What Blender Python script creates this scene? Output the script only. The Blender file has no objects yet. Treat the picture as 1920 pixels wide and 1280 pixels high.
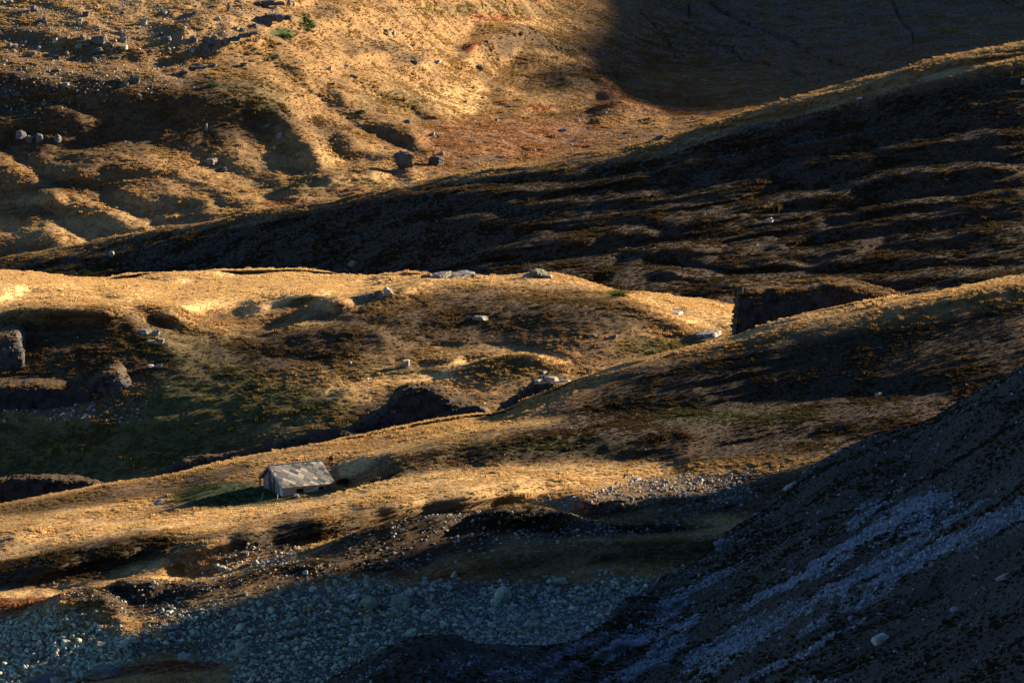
import bpy, bmesh, math, random
import numpy as np
from mathutils import Matrix, Vector

# ------------------------------------------------------------------ camera, world, sun
SC = bpy.context.scene
COL = SC.collection
PITCH = math.radians(10.0)
FPX = 1920 * 200 / 36.0            # focal length in pixels of a 1920 wide frame
cam_d = bpy.data.cameras.new('camera'); cam_d.lens = 200; cam_d.sensor_width = 36
cam_d.sensor_fit = 'HORIZONTAL'; cam_d.clip_start = 1; cam_d.clip_end = 12000
cam = bpy.data.objects.new('camera', cam_d); COL.objects.link(cam)
cam.location = (0, 0, 0); cam.rotation_euler = (math.radians(90) - PITCH, 0, 0)
SC.camera = cam

SUN_AZ, SUN_EL = math.radians(66), math.radians(16.5)   # azimuth clockwise from the view direction (+Y)
SUN_DIR = np.array([math.sin(SUN_AZ) * math.cos(SUN_EL), math.cos(SUN_AZ) * math.cos(SUN_EL), math.sin(SUN_EL)])
W = bpy.data.worlds.new('World'); SC.world = W; W.use_nodes = True
wn = W.node_tree; wn.nodes.clear()
sky = wn.nodes.new('ShaderNodeTexSky'); sky.sky_type = 'NISHITA'; sky.sun_disc = False
sky.sun_elevation = SUN_EL; sky.sun_rotation = SUN_AZ; sky.altitude = 2200; sky.air_density = 1.0; sky.dust_density = 0.2; sky.ozone_density = 5.0
bg = wn.nodes.new('ShaderNodeBackground'); bg.inputs[1].default_value = 0.038
wo = wn.nodes.new('ShaderNodeOutputWorld')
wn.links.new(sky.outputs[0], bg.inputs[0]); wn.links.new(bg.outputs[0], wo.inputs[0])
sl = bpy.data.lights.new('sun', 'SUN'); sl.energy = 5.0; sl.angle = math.radians(0.8); sl.color = (1.0, 0.78, 0.53)
sun = bpy.data.objects.new('sun', sl); COL.objects.link(sun)
sun.rotation_euler = Vector(SUN_DIR).to_track_quat('Z', 'Y').to_euler()
SC.view_settings.view_transform = 'Standard'; SC.view_settings.look = 'None'
SC.view_settings.exposure = 2.45; SC.view_settings.gamma = 1.0; SC.view_settings.use_curve_mapping = False
SC.render.engine = 'CYCLES'; SC.cycles.max_bounces = 3; SC.cycles.diffuse_bounces = 2

rng = np.random.default_rng(7)
random.seed(7)
CP, SP = math.cos(PITCH), math.sin(PITCH)

# ------------------------------------------------------------------ helpers
def unproj(u, v, y):
    """point at forward distance y seen at pixel u, v of the 1920 x 1280 photograph"""
    a = (u - 960.0) / FPX; b = (640.0 - v) / FPX
    dy = CP + b * SP; dz = -SP + b * CP
    s = y / dy
    return a * s, y, dz * s

def proj(x, y, z):
    dep = y * CP - z * SP
    up = y * SP + z * CP
    return 960 + FPX * x / dep, 640 - FPX * up / dep

def pchip(xk, yk, x):
    """monotone cubic through (xk, yk), linear outside"""
    xk = np.asarray(xk, float); yk = np.asarray(yk, float); x = np.asarray(x, float)
    if len(xk) == 2:
        return yk[0] + (yk[1] - yk[0]) * (x - xk[0]) / (xk[1] - xk[0])
    h = np.diff(xk); dl = np.diff(yk) / h
    m = np.zeros_like(yk); m[0] = dl[0]; m[-1] = dl[-1]
    for i in range(1, len(yk) - 1):
        if dl[i - 1] * dl[i] > 0:
            w1 = 2 * h[i] + h[i - 1]; w2 = h[i] + 2 * h[i - 1]
            m[i] = (w1 + w2) / (w1 / dl[i - 1] + w2 / dl[i])
    k = np.clip(np.searchsorted(xk, x) - 1, 0, len(h) - 1)
    t = (x - xk[k]) / h[k]; tc = np.clip(t, 0, 1)
    y = (yk[k] * (2 * tc**3 - 3 * tc**2 + 1) + h[k] * m[k] * (tc**3 - 2 * tc**2 + tc)
         + yk[k + 1] * (-2 * tc**3 + 3 * tc**2) + h[k] * m[k + 1] * (tc**3 - tc**2))
    y = np.where(t < 0, yk[0] + m[0] * (x - xk[0]), y)
    y = np.where(t > 1, yk[-1] + m[-1] * (x - xk[-1]), y)
    return y

def hash2(ix, iy, seed):
    h = (ix.astype(np.int64) * 374761393 + iy.astype(np.int64) * 668265263 + seed * 974634777) & 0xffffffff
    h = ((h ^ (h >> 13)) * 1274126177) & 0xffffffff
    h = ((h ^ (h >> 16)) * 2246822519) & 0xffffffff
    return (h ^ (h >> 15)) & 0xffffffff

def gnoise(x, y, seed=0):
    """2-D gradient noise, about -1..1"""
    ix = np.floor(x); iy = np.floor(y); fx = x - ix; fy = y - iy
    ix = ix.astype(np.int64); iy = iy.astype(np.int64)
    def g(dx, dy):
        a = hash2(ix + dx, iy + dy, seed) * (2 * math.pi / 4294967296.0)
        return np.cos(a) * (fx - dx) + np.sin(a) * (fy - dy)
    sx = fx * fx * fx * (fx * (fx * 6 - 15) + 10); sy = fy * fy * fy * (fy * (fy * 6 - 15) + 10)
    a = g(0, 0); b = g(1, 0); c = g(0, 1); d = g(1, 1)
    return (a + (b - a) * sx + ((c + (d - c) * sx) - (a + (b - a) * sx)) * sy) * 1.45

def fbm(x, y, wl, octv, seed=0, gain=0.5):
    s = 0; amp = 1; f = 1.0 / wl
    for o in range(octv):
        s = s + amp * gnoise(x * f + 17.3 * o, y * f - 9.1 * o, seed + o); amp *= gain; f *= 2.03
    return s

def sstep(a, b, x):
    t = np.clip((x - a) / (b - a), 0, 1); return t * t * (3 - 2 * t)

def smooth_line(pts, n):
    """Catmull-Rom resampling of a polyline, any dimension"""
    P = np.asarray(pts, float)
    if len(P) == 2:
        return P[0] + (P[1] - P[0]) * np.linspace(0, 1, n)[:, None]
    Q = np.vstack([2 * P[0] - P[1], P, 2 * P[-1] - P[-2]])
    t = np.linspace(0, len(P) - 1 - 1e-9, n); k = t.astype(int); f = (t - k)[:, None]
    p0, p1, p2, p3 = Q[k], Q[k + 1], Q[k + 2], Q[k + 3]
    return 0.5 * (2 * p1 + (p2 - p0) * f + (2 * p0 - 5 * p1 + 4 * p2 - p3) * f**2 + (3 * p1 - p0 - 3 * p2 + p3) * f**3)

def seg_dist(px, py, line):
    """distance to a polyline in the plane, side (+ = left of its direction) and 0..1 place along it"""
    best = np.full(px.shape, 1e9); side = np.zeros(px.shape); along = np.zeros(px.shape)
    n = len(line) - 1
    for i in range(n):
        ax, ay = line[i]; bx, by = line[i + 1]
        dx, dy = bx - ax, by - ay; L = dx * dx + dy * dy + 1e-9
        t = np.clip(((px - ax) * dx + (py - ay) * dy) / L, 0, 1)
        qx = px - ax - t * dx; qy = py - ay - t * dy
        d = np.sqrt(qx * qx + qy * qy)
        m = d < best
        best = np.where(m, d, best)
        side = np.where(m, dx * qy - dy * qx, side)
        along = np.where(m, (i + t) / n, along)
    return best, np.sign(side), along

def new_mesh(name, V, Fq, mat=None, smooth=True):
    me = bpy.data.meshes.new(name)
    V = np.ascontiguousarray(V, np.float32); Fq = np.ascontiguousarray(Fq, np.int32)
    k = Fq.shape[1]
    me.vertices.add(len(V)); me.vertices.foreach_set('co', V.ravel())
    me.loops.add(Fq.size); me.loops.foreach_set('vertex_index', Fq.ravel())
    me.polygons.add(len(Fq)); me.polygons.foreach_set('loop_start', np.arange(0, Fq.size, k, dtype=np.int32))
    me.polygons.foreach_set('use_smooth', np.full(len(Fq), smooth))
    me.update(calc_edges=True)
    if mat: me.materials.append(mat)
    return me

def link(name, me, parent=None, **props):
    o = bpy.data.objects.new(name, me); COL.objects.link(o)
    if parent: o.parent = parent
    for k, v in props.items(): o[k] = v
    return o

# ------------------------------------------------------------------ materials
def nd(nt, typ, **kw):
    n = nt.nodes.new(typ)
    for k, v in kw.items(): setattr(n, k, v)
    return n

def mat_base(name, rough=0.95):
    m = bpy.data.materials.new(name); m.use_nodes = True
    nt = m.node_tree; b = nt.nodes['Principled BSDF']
    b.inputs['Roughness'].default_value = rough; b.inputs['Specular IOR Level'].default_value = 0.15
    return m, nt, b

def noise_node(nt, vec, scale, detail=3, rough=0.55):
    n = nd(nt, 'ShaderNodeTexNoise'); n.inputs['Scale'].default_value = scale
    n.inputs['Detail'].default_value = detail; n.inputs['Roughness'].default_value = rough
    nt.links.new(vec, n.inputs['Vector']); return n.outputs['Fac']

def ramp(nt, fac, a, b):
    n = nd(nt, 'ShaderNodeMapRange'); n.clamp = True
    n.inputs['From Min'].default_value = a; n.inputs['From Max'].default_value = b
    nt.links.new(fac, n.inputs['Value']); return n.outputs['Result']

def mixc(nt, fac, a, b):
    n = nd(nt, 'ShaderNodeMix', data_type='RGBA')
    for sock, val in ((n.inputs[0], fac), (n.inputs[6], a), (n.inputs[7], b)):
        if isinstance(val, (tuple, float, int)):
            sock.default_value = (*val, 1) if isinstance(val, tuple) else val
        else: nt.links.new(val, sock)
    return n.outputs[2]

def mulf(nt, a, b):
    n = nd(nt, 'ShaderNodeMath', operation='MULTIPLY')
    for s, v in ((n.inputs[0], a), (n.inputs[1], b)):
        if isinstance(v, (int, float)): s.default_value = v
        else: nt.links.new(v, s)
    return n.outputs[0]

def ground_material(name, fine, straw=(0.30, 0.185, 0.07), tan=(0.18, 0.108, 0.042), heath=(0.055, 0.034, 0.017), hcol=((0.038, 0.025, 0.0125), (0.012, 0.009, 0.007))):
    """alpine turf: straw and brown grass, heath, green and red patches and stony soil by surface attributes"""
    m, nt, b = mat_base(name)
    geo = nd(nt, 'ShaderNodeNewGeometry'); P = geo.outputs['Position']
    at = nd(nt, 'ShaderNodeAttribute', attribute_name='zone'); sp = nd(nt, 'ShaderNodeSeparateColor')
    nt.links.new(at.outputs['Color'], sp.inputs[0])
    ah = nd(nt, 'ShaderNodeAttribute', attribute_name='heath')
    n1 = noise_node(nt, P, 0.05, 4); n2 = noise_node(nt, P, 0.5 / fine, 4, 0.65); n3 = noise_node(nt, P, 2.2 / fine, 2, 0.7)
    c = mixc(nt, ramp(nt, n1, 0.38, 0.62), straw, tan)
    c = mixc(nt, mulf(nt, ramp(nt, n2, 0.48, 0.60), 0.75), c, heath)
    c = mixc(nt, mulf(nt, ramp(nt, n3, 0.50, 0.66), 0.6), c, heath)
    c = mixc(nt, at.outputs['Alpha'], c, mixc(nt, mulf(nt, ramp(nt, n3, 0.45, 0.66), 0.6), (0.47, 0.315, 0.135), (0.28, 0.178, 0.072)))  # paler dry grass, also the highlights painted along brows
    # heath: dark woody cover, also spread to darken shaded slopes; scattered straw left
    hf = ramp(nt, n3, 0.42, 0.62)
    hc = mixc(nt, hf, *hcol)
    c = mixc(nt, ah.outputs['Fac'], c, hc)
    g = mixc(nt, ramp(nt, n2, 0.40, 0.62), (0.038, 0.05, 0.013), (0.016, 0.024, 0.007))
    c = mixc(nt, sp.outputs[0], c, g)
    r = mixc(nt, ramp(nt, n2, 0.4, 0.6), (0.15, 0.052, 0.018), (0.07, 0.025, 0.012))
    c = mixc(nt, sp.outputs[1], c, r)
    s = mixc(nt, ramp(nt, n3, 0.4, 0.62), (0.055, 0.055, 0.05), (0.018, 0.018, 0.017))
    c = mixc(nt, sp.outputs[2], c, s)
    nt.links.new(c, b.inputs['Base Color'])
    bp = nd(nt, 'ShaderNodeBump'); bp.inputs['Strength'].default_value = 0.55; bp.inputs['Distance'].default_value = 0.25 * fine
    nb = noise_node(nt, P, 1.6 / fine, 5, 0.75)
    nt.links.new(nb, bp.inputs['Height']); nt.links.new(bp.outputs[0], b.inputs['Normal'])
    return m

def rock_material(name, light=(0.36, 0.34, 0.30), dark=(0.11, 0.11, 0.105), lichen=(0.20, 0.21, 0.11), lich=0.4, scale=0.8, bump=0.25):
    m, nt, b = mat_base(name, 0.9)
    geo = nd(nt, 'ShaderNodeNewGeometry'); P = geo.outputs['Position']
    oi = nd(nt, 'ShaderNodeObjectInfo')
    n1 = noise_node(nt, P, scale, 5, 0.7); n2 = noise_node(nt, P, scale * 3.1, 4, 0.7)
    c = mixc(nt, ramp(nt, n1, 0.36, 0.66), light, dark)
    c = mixc(nt, mulf(nt, ramp(nt, n2, 0.5, 0.64), lich), c, lichen)
    hs = nd(nt, 'ShaderNodeHueSaturation'); nt.links.new(c, hs.inputs['Color'])
    mr = nd(nt, 'ShaderNodeMapRange'); mr.inputs['To Min'].default_value = 0.6; mr.inputs['To Max'].default_value = 1.35
    at = nd(nt, 'ShaderNodeAttribute', attribute_name='tone')
    ad = nd(nt, 'ShaderNodeMath', operation='ADD'); nt.links.new(oi.outputs['Random'], ad.inputs[0]); nt.links.new(at.outputs['Fac'], ad.inputs[1])
    fr = nd(nt, 'ShaderNodeMath', operation='FRACT'); nt.links.new(ad.outputs[0], fr.inputs[0])
    nt.links.new(fr.outputs[0], mr.inputs['Value']); nt.links.new(mr.outputs[0], hs.inputs['Value'])
    nt.links.new(hs.outputs[0], b.inputs['Base Color'])
    bp = nd(nt, 'ShaderNodeBump'); bp.inputs['Strength'].default_value = 0.7; bp.inputs['Distance'].default_value = bump
    nt.links.new(noise_node(nt, P, scale * 1.7, 6, 0.7), bp.inputs['Height']); nt.links.new(bp.outputs[0], b.inputs['Normal'])
    return m

# ------------------------------------------------------------------ terrain
class Layer:
    """one hillside: lofted through lines of known place and distance, then relief added in metres"""
    def __init__(s, name, curves, u0=-60, u1=1980, du=2.3, dv=2.5, rounding=6, top_px=14, out_l=-1000, out_r=2900, back_k=0.012, vmax=1300, uclip=2350):
        s.name = name
        inner = np.arange(u0, u1, du)
        left = u0 - np.cumsum(np.geomspace(3, 120, 26)); left = left[left > out_l][::-1]
        right = inner[-1] + np.cumsum(np.geomspace(3, 120, 26)); right = right[right < out_r]
        s.u = np.concatenate([left, inner, right]); C = len(s.u)
        uc = np.clip(s.u, -500, uclip)
        K = len(curves)
        cv = np.array([pchip([p[0] for p in c], [p[1] for p in c], uc) for c in curves])
        ci = np.array([pchip([p[0] for p in c], [1.0 / p[2] for p in c], uc) for c in curves])
        for k in range(1, K):
            cv[k] = np.minimum(cv[k], cv[k - 1] - 3)
        s.sil = cv[-1].copy()
        inu = (s.u > -60) & (s.u < 1980)
        rows_v = []
        for k in range(K - 1):
            vis = np.clip(cv[k][inu], -60, vmax) - np.clip(cv[k + 1][inu], -60, vmax)
            n = int(max(4, math.ceil(np.percentile(vis, 97) / dv)))
            n = max(n, 4)
            t = np.linspace(0, 1, n + 1)[(0 if k == 0 else 1):]
            rows_v.append((k, t))
        V = []; Y = []
        # slopes of 1/d against v for a smooth loft
        dl = np.diff(ci, axis=0) / np.diff(cv, axis=0)
        m = np.zeros_like(ci); m[0] = dl[0]; m[-1] = dl[-1]
        for k in range(1, K - 1):
            a, b = dl[k - 1], dl[k]
            m[k] = np.where(a * b > 0, 2 * a * b / (a + b + 1e-12), 0)
        for k, ts in rows_v:
            h = cv[k + 1] - cv[k]
            for t in ts:
                V.append(cv[k] + h * t)
                Y.append(ci[k] * (2 * t**3 - 3 * t**2 + 1) + h * m[k] * (t**3 - 2 * t**2 + t)
                         + ci[k + 1] * (3 * t**2 - 2 * t**3) + h * m[k + 1] * (t**3 - t**2))
        V = np.array(V); Y = 1.0 / np.array(Y)
        # round the brow
        sfrac = np.clip(1 - (V - cv[-1]) / top_px, 0, 1)
        Y = Y + rounding * (1 - np.sqrt(np.clip(1 - sfrac**2, 0, 1)))
        X, Yw, Z = unproj(s.u[None, :], V, Y)
        # the far side of the brow
        zr, yr = Z[-1], Y[-1]; xr = X[-1]; tana = -zr / yr
        dy = np.concatenate([np.linspace(1, 12, 8), np.geomspace(16, 150, 10)])
        bz = []; by = []; bx = []; bv = []
        for d in dy:
            slope_drop = np.minimum(back_k * d * d, 0.5 * d)
            bz.append(zr - tana * d - slope_drop); by.append(yr + d); bx.append(xr * (yr + d) / yr); bv.append(V[-1] - 1 - 0 * d)
        s.nvis = len(V)
        s.X = np.vstack([X, bx]); s.Y = np.vstack([Y, by]); s.Z = np.vstack([Z, bz]); s.V = np.vstack([V, bv])
        s.U = np.broadcast_to(s.u[None, :], s.X.shape)
        s.shape = s.X.shape
        s.green = np.zeros(s.shape); s.red = np.zeros(s.shape); s.scree = np.zeros(s.shape); s.heath = np.zeros(s.shape); s.gold = np.zeros(s.shape)
        s.rough = np.ones(s.shape)

    def base_at(s, u, v):
        """plan position of the undisplaced surface under pixel u, v"""
        c = int(np.clip(np.searchsorted(s.u, u), 0, len(s.u) - 1))
        vv = s.V[:s.nvis, c][::-1]; yy = s.Y[:s.nvis, c][::-1]
        y = float(np.interp(v, vv, yy))
        return (u - 960.0) / FPX * y / (CP + (640 - v) / FPX * SP), y

    def crest(s, pts, k, w, taper=0.22):
        """a brow: the ground levels off along this line and falls more steeply below (and behind) it"""
        if not hasattr(s, 'lev'): s.lev = np.zeros(s.shape)
        P = np.array(sorted(pts), float); u0, u1 = P[0, 0], P[-1, 0]; pad = 0.10 * (u1 - u0) + 10
        c = np.where((s.u > u0 - pad) & (s.u < u1 + pad))[0]
        if len(c) < 4: return
        uc = s.u[c]; vc = pchip(P[:, 0], P[:, 1], np.clip(uc, u0, u1))
        kk = np.ones(15) / 15.0
        if len(vc) > 20: vc = np.convolve(np.pad(vc, 7, mode='edge'), kk, 'valid')
        vc = vc + 0.12 * w * fbm(uc, uc * 0 + P[0, 1] * 1.7, 110, 3, 5)
        al = (uc - u0 + pad) / (u1 - u0 + 2 * pad)
        tp = sstep(0, taper, al) * sstep(0, taper, 1 - al) * (1 + 0.18 * gnoise(uc / 70, uc * 0 + P[0, 1], 8))
        q = (vc[None, :] - s.V[:, c])
        ww = np.where(q > 0, w, 1.6 * w)
        s.lev[:, c] += k * tp[None, :] * q * np.exp(-(q / ww)**2 / 2)

    def apply_crests(s, ripple=0.0, rwl=(60, 9), tilt=0.0, steep=0.2):
        """turn the brows into distance along the lines of the hillside"""
        n = s.nvis
        g = -np.gradient(s.Y[:n], axis=0) / np.minimum(np.gradient(s.V[:n], axis=0), -0.2)
        g = np.clip(g, 0.02, 3.0)
        k = np.ones(21) / 21.0
        for ax in (0, 1):
            g = np.apply_along_axis(lambda r: np.convolve(np.pad(r, 10, mode='edge'), k, 'valid'), ax, g)
        d = s.lev[:n]
        if ripple:
            uu = s.U[:n]; vv = s.V[:n] + tilt * (uu - 960)
            d = d + ripple * rwl[1] * 0.5 * fbm(uu / rwl[0], vv / rwl[1], 1.0, 2, 71) * np.clip(0.7 + 0.8 * gnoise(uu / 260, vv / 120, 73), 0, 2)
        # where brows crowd together ease them off, so that no bank gets steeper than a set share of the slope
        dd = np.gradient(d, axis=0) / -np.minimum(np.gradient(s.V[:n], axis=0), -0.2)
        r = np.clip((1 - steep) / np.maximum(-dd, 1e-3), 0, 1)
        for _ in range(3):
            for ax, m in ((0, 9), (1, 25)):
                c = np.cumsum(np.concatenate([np.take(r, [0] * (m + 1), ax), r, np.take(r, [-1] * m, ax)], ax), ax)
                hi = np.take(c, np.arange(2 * m + 1, c.shape[ax]), ax); lo = np.take(c, np.arange(0, c.shape[ax] - 2 * m - 1), ax)
                r = np.minimum(1, (hi - lo) / (2 * m + 1))
        s.X[:n], s.Y[:n], s.Z[:n] = unproj(s.U[:n], s.V[:n], s.Y[:n] + g * d * r**1.5)

    def bump(s, u, v, h, ru, rd):
        x, y = s.base_at(u, v)
        s.Z += h * np.exp(-((s.X - x) / ru)**2 - ((s.Y - y) / rd)**2)

    def mask_ell(s, arr, u, v, ru, rv, val=1.0, soft=0.4, wob=0.35):
        if not hasattr(s, 'n12'): s.n12 = fbm(s.X, s.Y, 12, 4, 31)
        n = wob * s.n12
        d = np.sqrt(((s.U - u) / ru)**2 + ((s.V - v) / rv)**2) + n
        np.maximum(arr, val * (1 - sstep(1 - soft, 1 + soft, d)), out=arr)

    def mask_line(s, arr, pts, w, val=1.0, wob=0.4, wl=10):
        lo = np.min(pts, 0) - 3 * w; hi = np.max(pts, 0) + 3 * w
        m = (s.U > lo[0]) & (s.U < hi[0]) & (s.V > lo[1]) & (s.V < hi[1])
        if not m.any(): return
        d, _, _ = seg_dist(s.U[m], s.V[m], smooth_line(pts, 5 * len(pts)))
        d = d / w + wob * fbm(s.X[m], s.Y[m], wl, 3, 33)
        arr[m] = np.maximum(arr[m], val * (1 - sstep(0.6, 1.3, d)))

    def mask_poly(s, arr, pts, val=1.0, soft=14, wob=10):
        """inside a closed outline, soft edged, broken up by noise"""
        P = np.array(pts, float); lo = P.min(0) - 60; hi = P.max(0) + 60
        m = (s.U > lo[0]) & (s.U < hi[0]) & (s.V > lo[1]) & (s.V < hi[1])
        if not m.any(): return
        u, v = s.U[m], s.V[m]
        ins = np.zeros(u.shape, bool); n = len(P)
        for i in range(n):
            (x1, y1), (x2, y2) = P[i], P[(i + 1) % n]
            c = ((y1 > v) != (y2 > v)) & (u < (x2 - x1) * (v - y1) / (y2 - y1 + 1e-9) + x1)
            ins ^= c
        d, _, _ = seg_dist(u, v, np.vstack([P, P[:1]]))
        sd = np.where(ins, -d, d) + wob * fbm(s.X[m], s.Y[m], 9, 4, 35)
        arr[m] = np.maximum(arr[m], val * (1 - sstep(-soft, soft, sd)))

    def detail(s, big, hum, tuft, tuft_wl):
        """swells, hummocks and tussocks"""
        x, y = s.X, s.Y
        s.Z += big * fbm(x, y, 34, 3, 41) * 0.6
        s.Z += hum * fbm(x * 0.8 + 0.3 * y, y, 7.5, 3, 43) * 0.5
        s.Z += tuft * fbm(x, y, tuft_wl, 2, 51) * s.rough

    def at(s, u, v):
        """a ground point (after relief) whose picture lies at pixel u, v"""
        c = int(np.clip(np.searchsorted(s.u, u), 0, len(s.u) - 1))
        pu, pv = proj(s.X[:s.nvis, c], s.Y[:s.nvis, c], s.Z[:s.nvis, c])
        r = int(np.argmin(np.abs(pv - v)))
        return s.X[r, c], s.Y[r, c], s.Z[r, c]

    def height(s, x, y):
        """ground height by plan position"""
        i = np.argmin((s.X[:s.nvis, ::1] - x)**2 + (s.Y[:s.nvis] - y)**2)
        return float(s.Z[:s.nvis].ravel()[i])

    def build(s, mat, hide=None):
        R, C = s.shape
        idx = np.arange(R * C).reshape(R, C)
        F = np.stack([idx[:-1, :-1], idx[:-1, 1:], idx[1:, 1:], idx[1:, :-1]], -1).reshape(-1, 4)
        if hide is not None:
            hv = hide(s.U, s.V).ravel()
            F = F[~hv[F].all(1)]
        me = new_mesh(s.name, np.stack([s.X, s.Y, s.Z], -1).reshape(-1, 3), F, mat)
        a = me.attributes.new('zone', 'FLOAT_COLOR', 'POINT')
        rgba = np.stack([s.green, s.red, s.scree, s.gold], -1).astype(np.float32)
        a.data.foreach_set('color', rgba.ravel())
        a = me.attributes.new('heath', 'FLOAT', 'POINT'); a.data.foreach_set('value', s.heath.astype(np.float32).ravel())
        o = link(s.name, me, kind='structure')
        return o

A = Layer('foreground_slope', [
    [(300, 1800, 395), (560, 1600, 402), (800, 1500, 400), (1060, 1480, 402), (1500, 1440, 345), (1920, 1440, 300), (2350, 1440, 250), (2900, 1440, 225)],
    [(300, 1500, 430), (560, 1300, 430), (640, 1262, 430), (700, 1232, 431), (760, 1208, 432), (800, 1193, 434), (840, 1190, 436), (900, 1203, 438),
     (980, 1212, 442), (1060, 1203, 450), (1130, 1172, 462), (1200, 1128, 478), (1280, 1068, 500), (1360, 1006, 516), (1450, 938, 528),
     (1540, 868, 537), (1640, 822, 540), (1740, 785, 540), (1860, 712, 535), (1920, 678, 530), (2020, 620, 526), (2150, 535, 517), (2350, 390, 505), (2600, 232, 535), (2900, 95, 552)]],
    u0=480, rounding=2, top_px=10, out_l=200, out_r=3000, uclip=2900)  # beyond the right edge it climbs unseen, shaped to cast shade
B = Layer('meadow_slope', [
    [(-500, 1460, 485), (0, 1440, 470), (600, 1440, 450), (1000, 1440, 445), (1300, 1440, 430), (1920, 1440, 420), (2350, 1440, 410)],
    [(-500, 1190, 530), (0, 1150, 512), (300, 1165, 503), (600, 1105, 508), (1000, 1085, 512), (1280, 1060, 516), (1600, 1000, 522), (1920, 950, 530), (2350, 900, 530)],
    [(-500, 1120, 552), (0, 1045, 535), (300, 985, 542), (640, 936, 545), (940, 890, 552), (1240, 882, 553), (1500, 860, 552), (1920, 840, 545), (2350, 800, 538)],
    [(-500, 1060, 572), (0, 982, 553), (300, 945, 558), (560, 905, 558), (800, 850, 568), (1100, 795, 576), (1400, 770, 579), (1920, 740, 571), (2350, 720, 570)],
    [(-500, 1010, 590), (0, 945, 575), (100, 925, 577), (200, 906, 578), (300, 893, 580), (400, 868, 582), (500, 850, 584), (600, 830, 586), (700, 812, 589),
     (800, 790, 593), (870, 778, 595), (930, 772, 596.5), (1000, 745, 597.3), (1100, 705, 598.3), (1180, 678, 599), (1260, 660, 599.6), (1320, 645, 600.1),
     (1380, 630, 600.6), (1460, 602, 601.2), (1560, 577, 602), (1660, 560, 602.8), (1760, 545, 603.6), (1920, 515, 605), (2020, 498, 605), (2150, 488, 604), (2350, 482, 603)]],
    rounding=5, top_px=16)
D = Layer('middle_hill', [
    [(-500, 1080, 680), (0, 1010, 672), (300, 958, 664), (560, 905, 657), (930, 835, 668), (1380, 700, 685), (1920, 620, 690), (2350, 560, 690)],
    [(-500, 880, 700), (0, 860, 688), (300, 850, 682), (560, 800, 680), (930, 740, 690), (1180, 690, 698), (1380, 640, 708), (1920, 585, 715), (2350, 530, 720)],
    [(-500, 780, 708), (0, 760, 698), (300, 720, 698), (560, 690, 701), (930, 650, 709), (1180, 610, 713), (1380, 604, 722), (1920, 565, 730), (2350, 520, 735)],
    [(-500, 590, 730), (0, 585, 724), (200, 580, 725), (300, 596, 727), (430, 600, 729), (560, 580, 733), (760, 540, 737), (930, 535, 737), (1110, 548, 737), (1250, 572, 737),
     (1380, 590, 738), (1450, 594, 745), (1920, 550, 750), (2350, 510, 750)],
    [(-500, 500, 830), (0, 508, 820), (60, 511, 820), (130, 518, 820), (190, 522, 820), (250, 514, 820), (330, 508, 820), (450, 506, 818), (560, 507, 815), (680, 517, 795),
     (760, 512, 768), (830, 514, 758), (900, 519, 756), (960, 518, 755), (1000, 513, 755), (1060, 517, 755), (1110, 530, 754), (1160, 545, 754), (1250, 553, 760),
     (1330, 563, 765), (1380, 573, 768), (1450, 580, 775), (1920, 538, 780), (2350, 500, 780)]],
    rounding=6, top_px=10)
E = Layer('shaded_hillside', [
    [(-500, 640, 990), (0, 600, 970), (600, 590, 920), (1000, 600, 850), (1380, 640, 830), (1920, 590, 820), (2350, 560, 820)],
    [(-500, 580, 1080), (0, 530, 1045), (600, 510, 982), (1000, 515, 902), (1380, 560, 870), (1920, 510, 865), (2350, 480, 865)],
    [(-500, 560, 1110), (0, 510, 1072), (600, 440, 1008), (1000, 410, 952), (1380, 390, 930), (1920, 300, 930), (2350, 260, 935)],
    [(-500, 550, 1140), (0, 488, 1102), (100, 470, 1092), (200, 448, 1080), (300, 430, 1067), (400, 415, 1055), (500, 396, 1042), (620, 373, 1028), (760, 348, 1020), (900, 322, 1014),
     (1000, 305, 1010), (1120, 285, 1006), (1240, 260, 1000), (1400, 213, 996), (1500, 180, 993), (1640, 145, 990), (1760, 112, 987), (1920, 78, 984), (2100, 55, 984), (2350, 45, 984)]],
    rounding=8, top_px=16)
Fl = Layer('valley_slope', [
    [(-500, 640, 1180), (0, 560, 1175), (600, 450, 1180), (1000, 380, 1190), (1920, 170, 1300), (2350, 120, 1350)],
    [(-500, 540, 1220), (0, 490, 1215), (500, 400, 1225), (700, 365, 1235), (870, 332, 1250), (1100, 285, 1300), (1300, 243, 1345), (1920, 80, 1500), (2350, 40, 1550)],
    [(-500, 300, 1262), (0, 296, 1262), (400, 292, 1266), (560, 275, 1276), (700, 258, 1288), (870, 250, 1310), (1100, 215, 1385), (1300, 180, 1450), (1920, 55, 1560), (2350, 20, 1640)],
    [(-500, 130, 1298), (0, 130, 1298), (400, 132, 1300), (520, 145, 1306), (620, 160, 1316), (700, 165, 1330), (870, 190, 1370), (1100, 150, 1470), (1300, 120, 1560), (1920, 30, 1620), (2350, 0, 1700)],
    [(-500, -160, 1400), (0, -160, 1400), (400, -160, 1410), (700, -160, 1480), (870, -160, 1600), (1100, -160, 1800), (1920, -160, 2000), (2350, -160, 2050)]],
    rounding=2, top_px=10, vmax=600)
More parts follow.
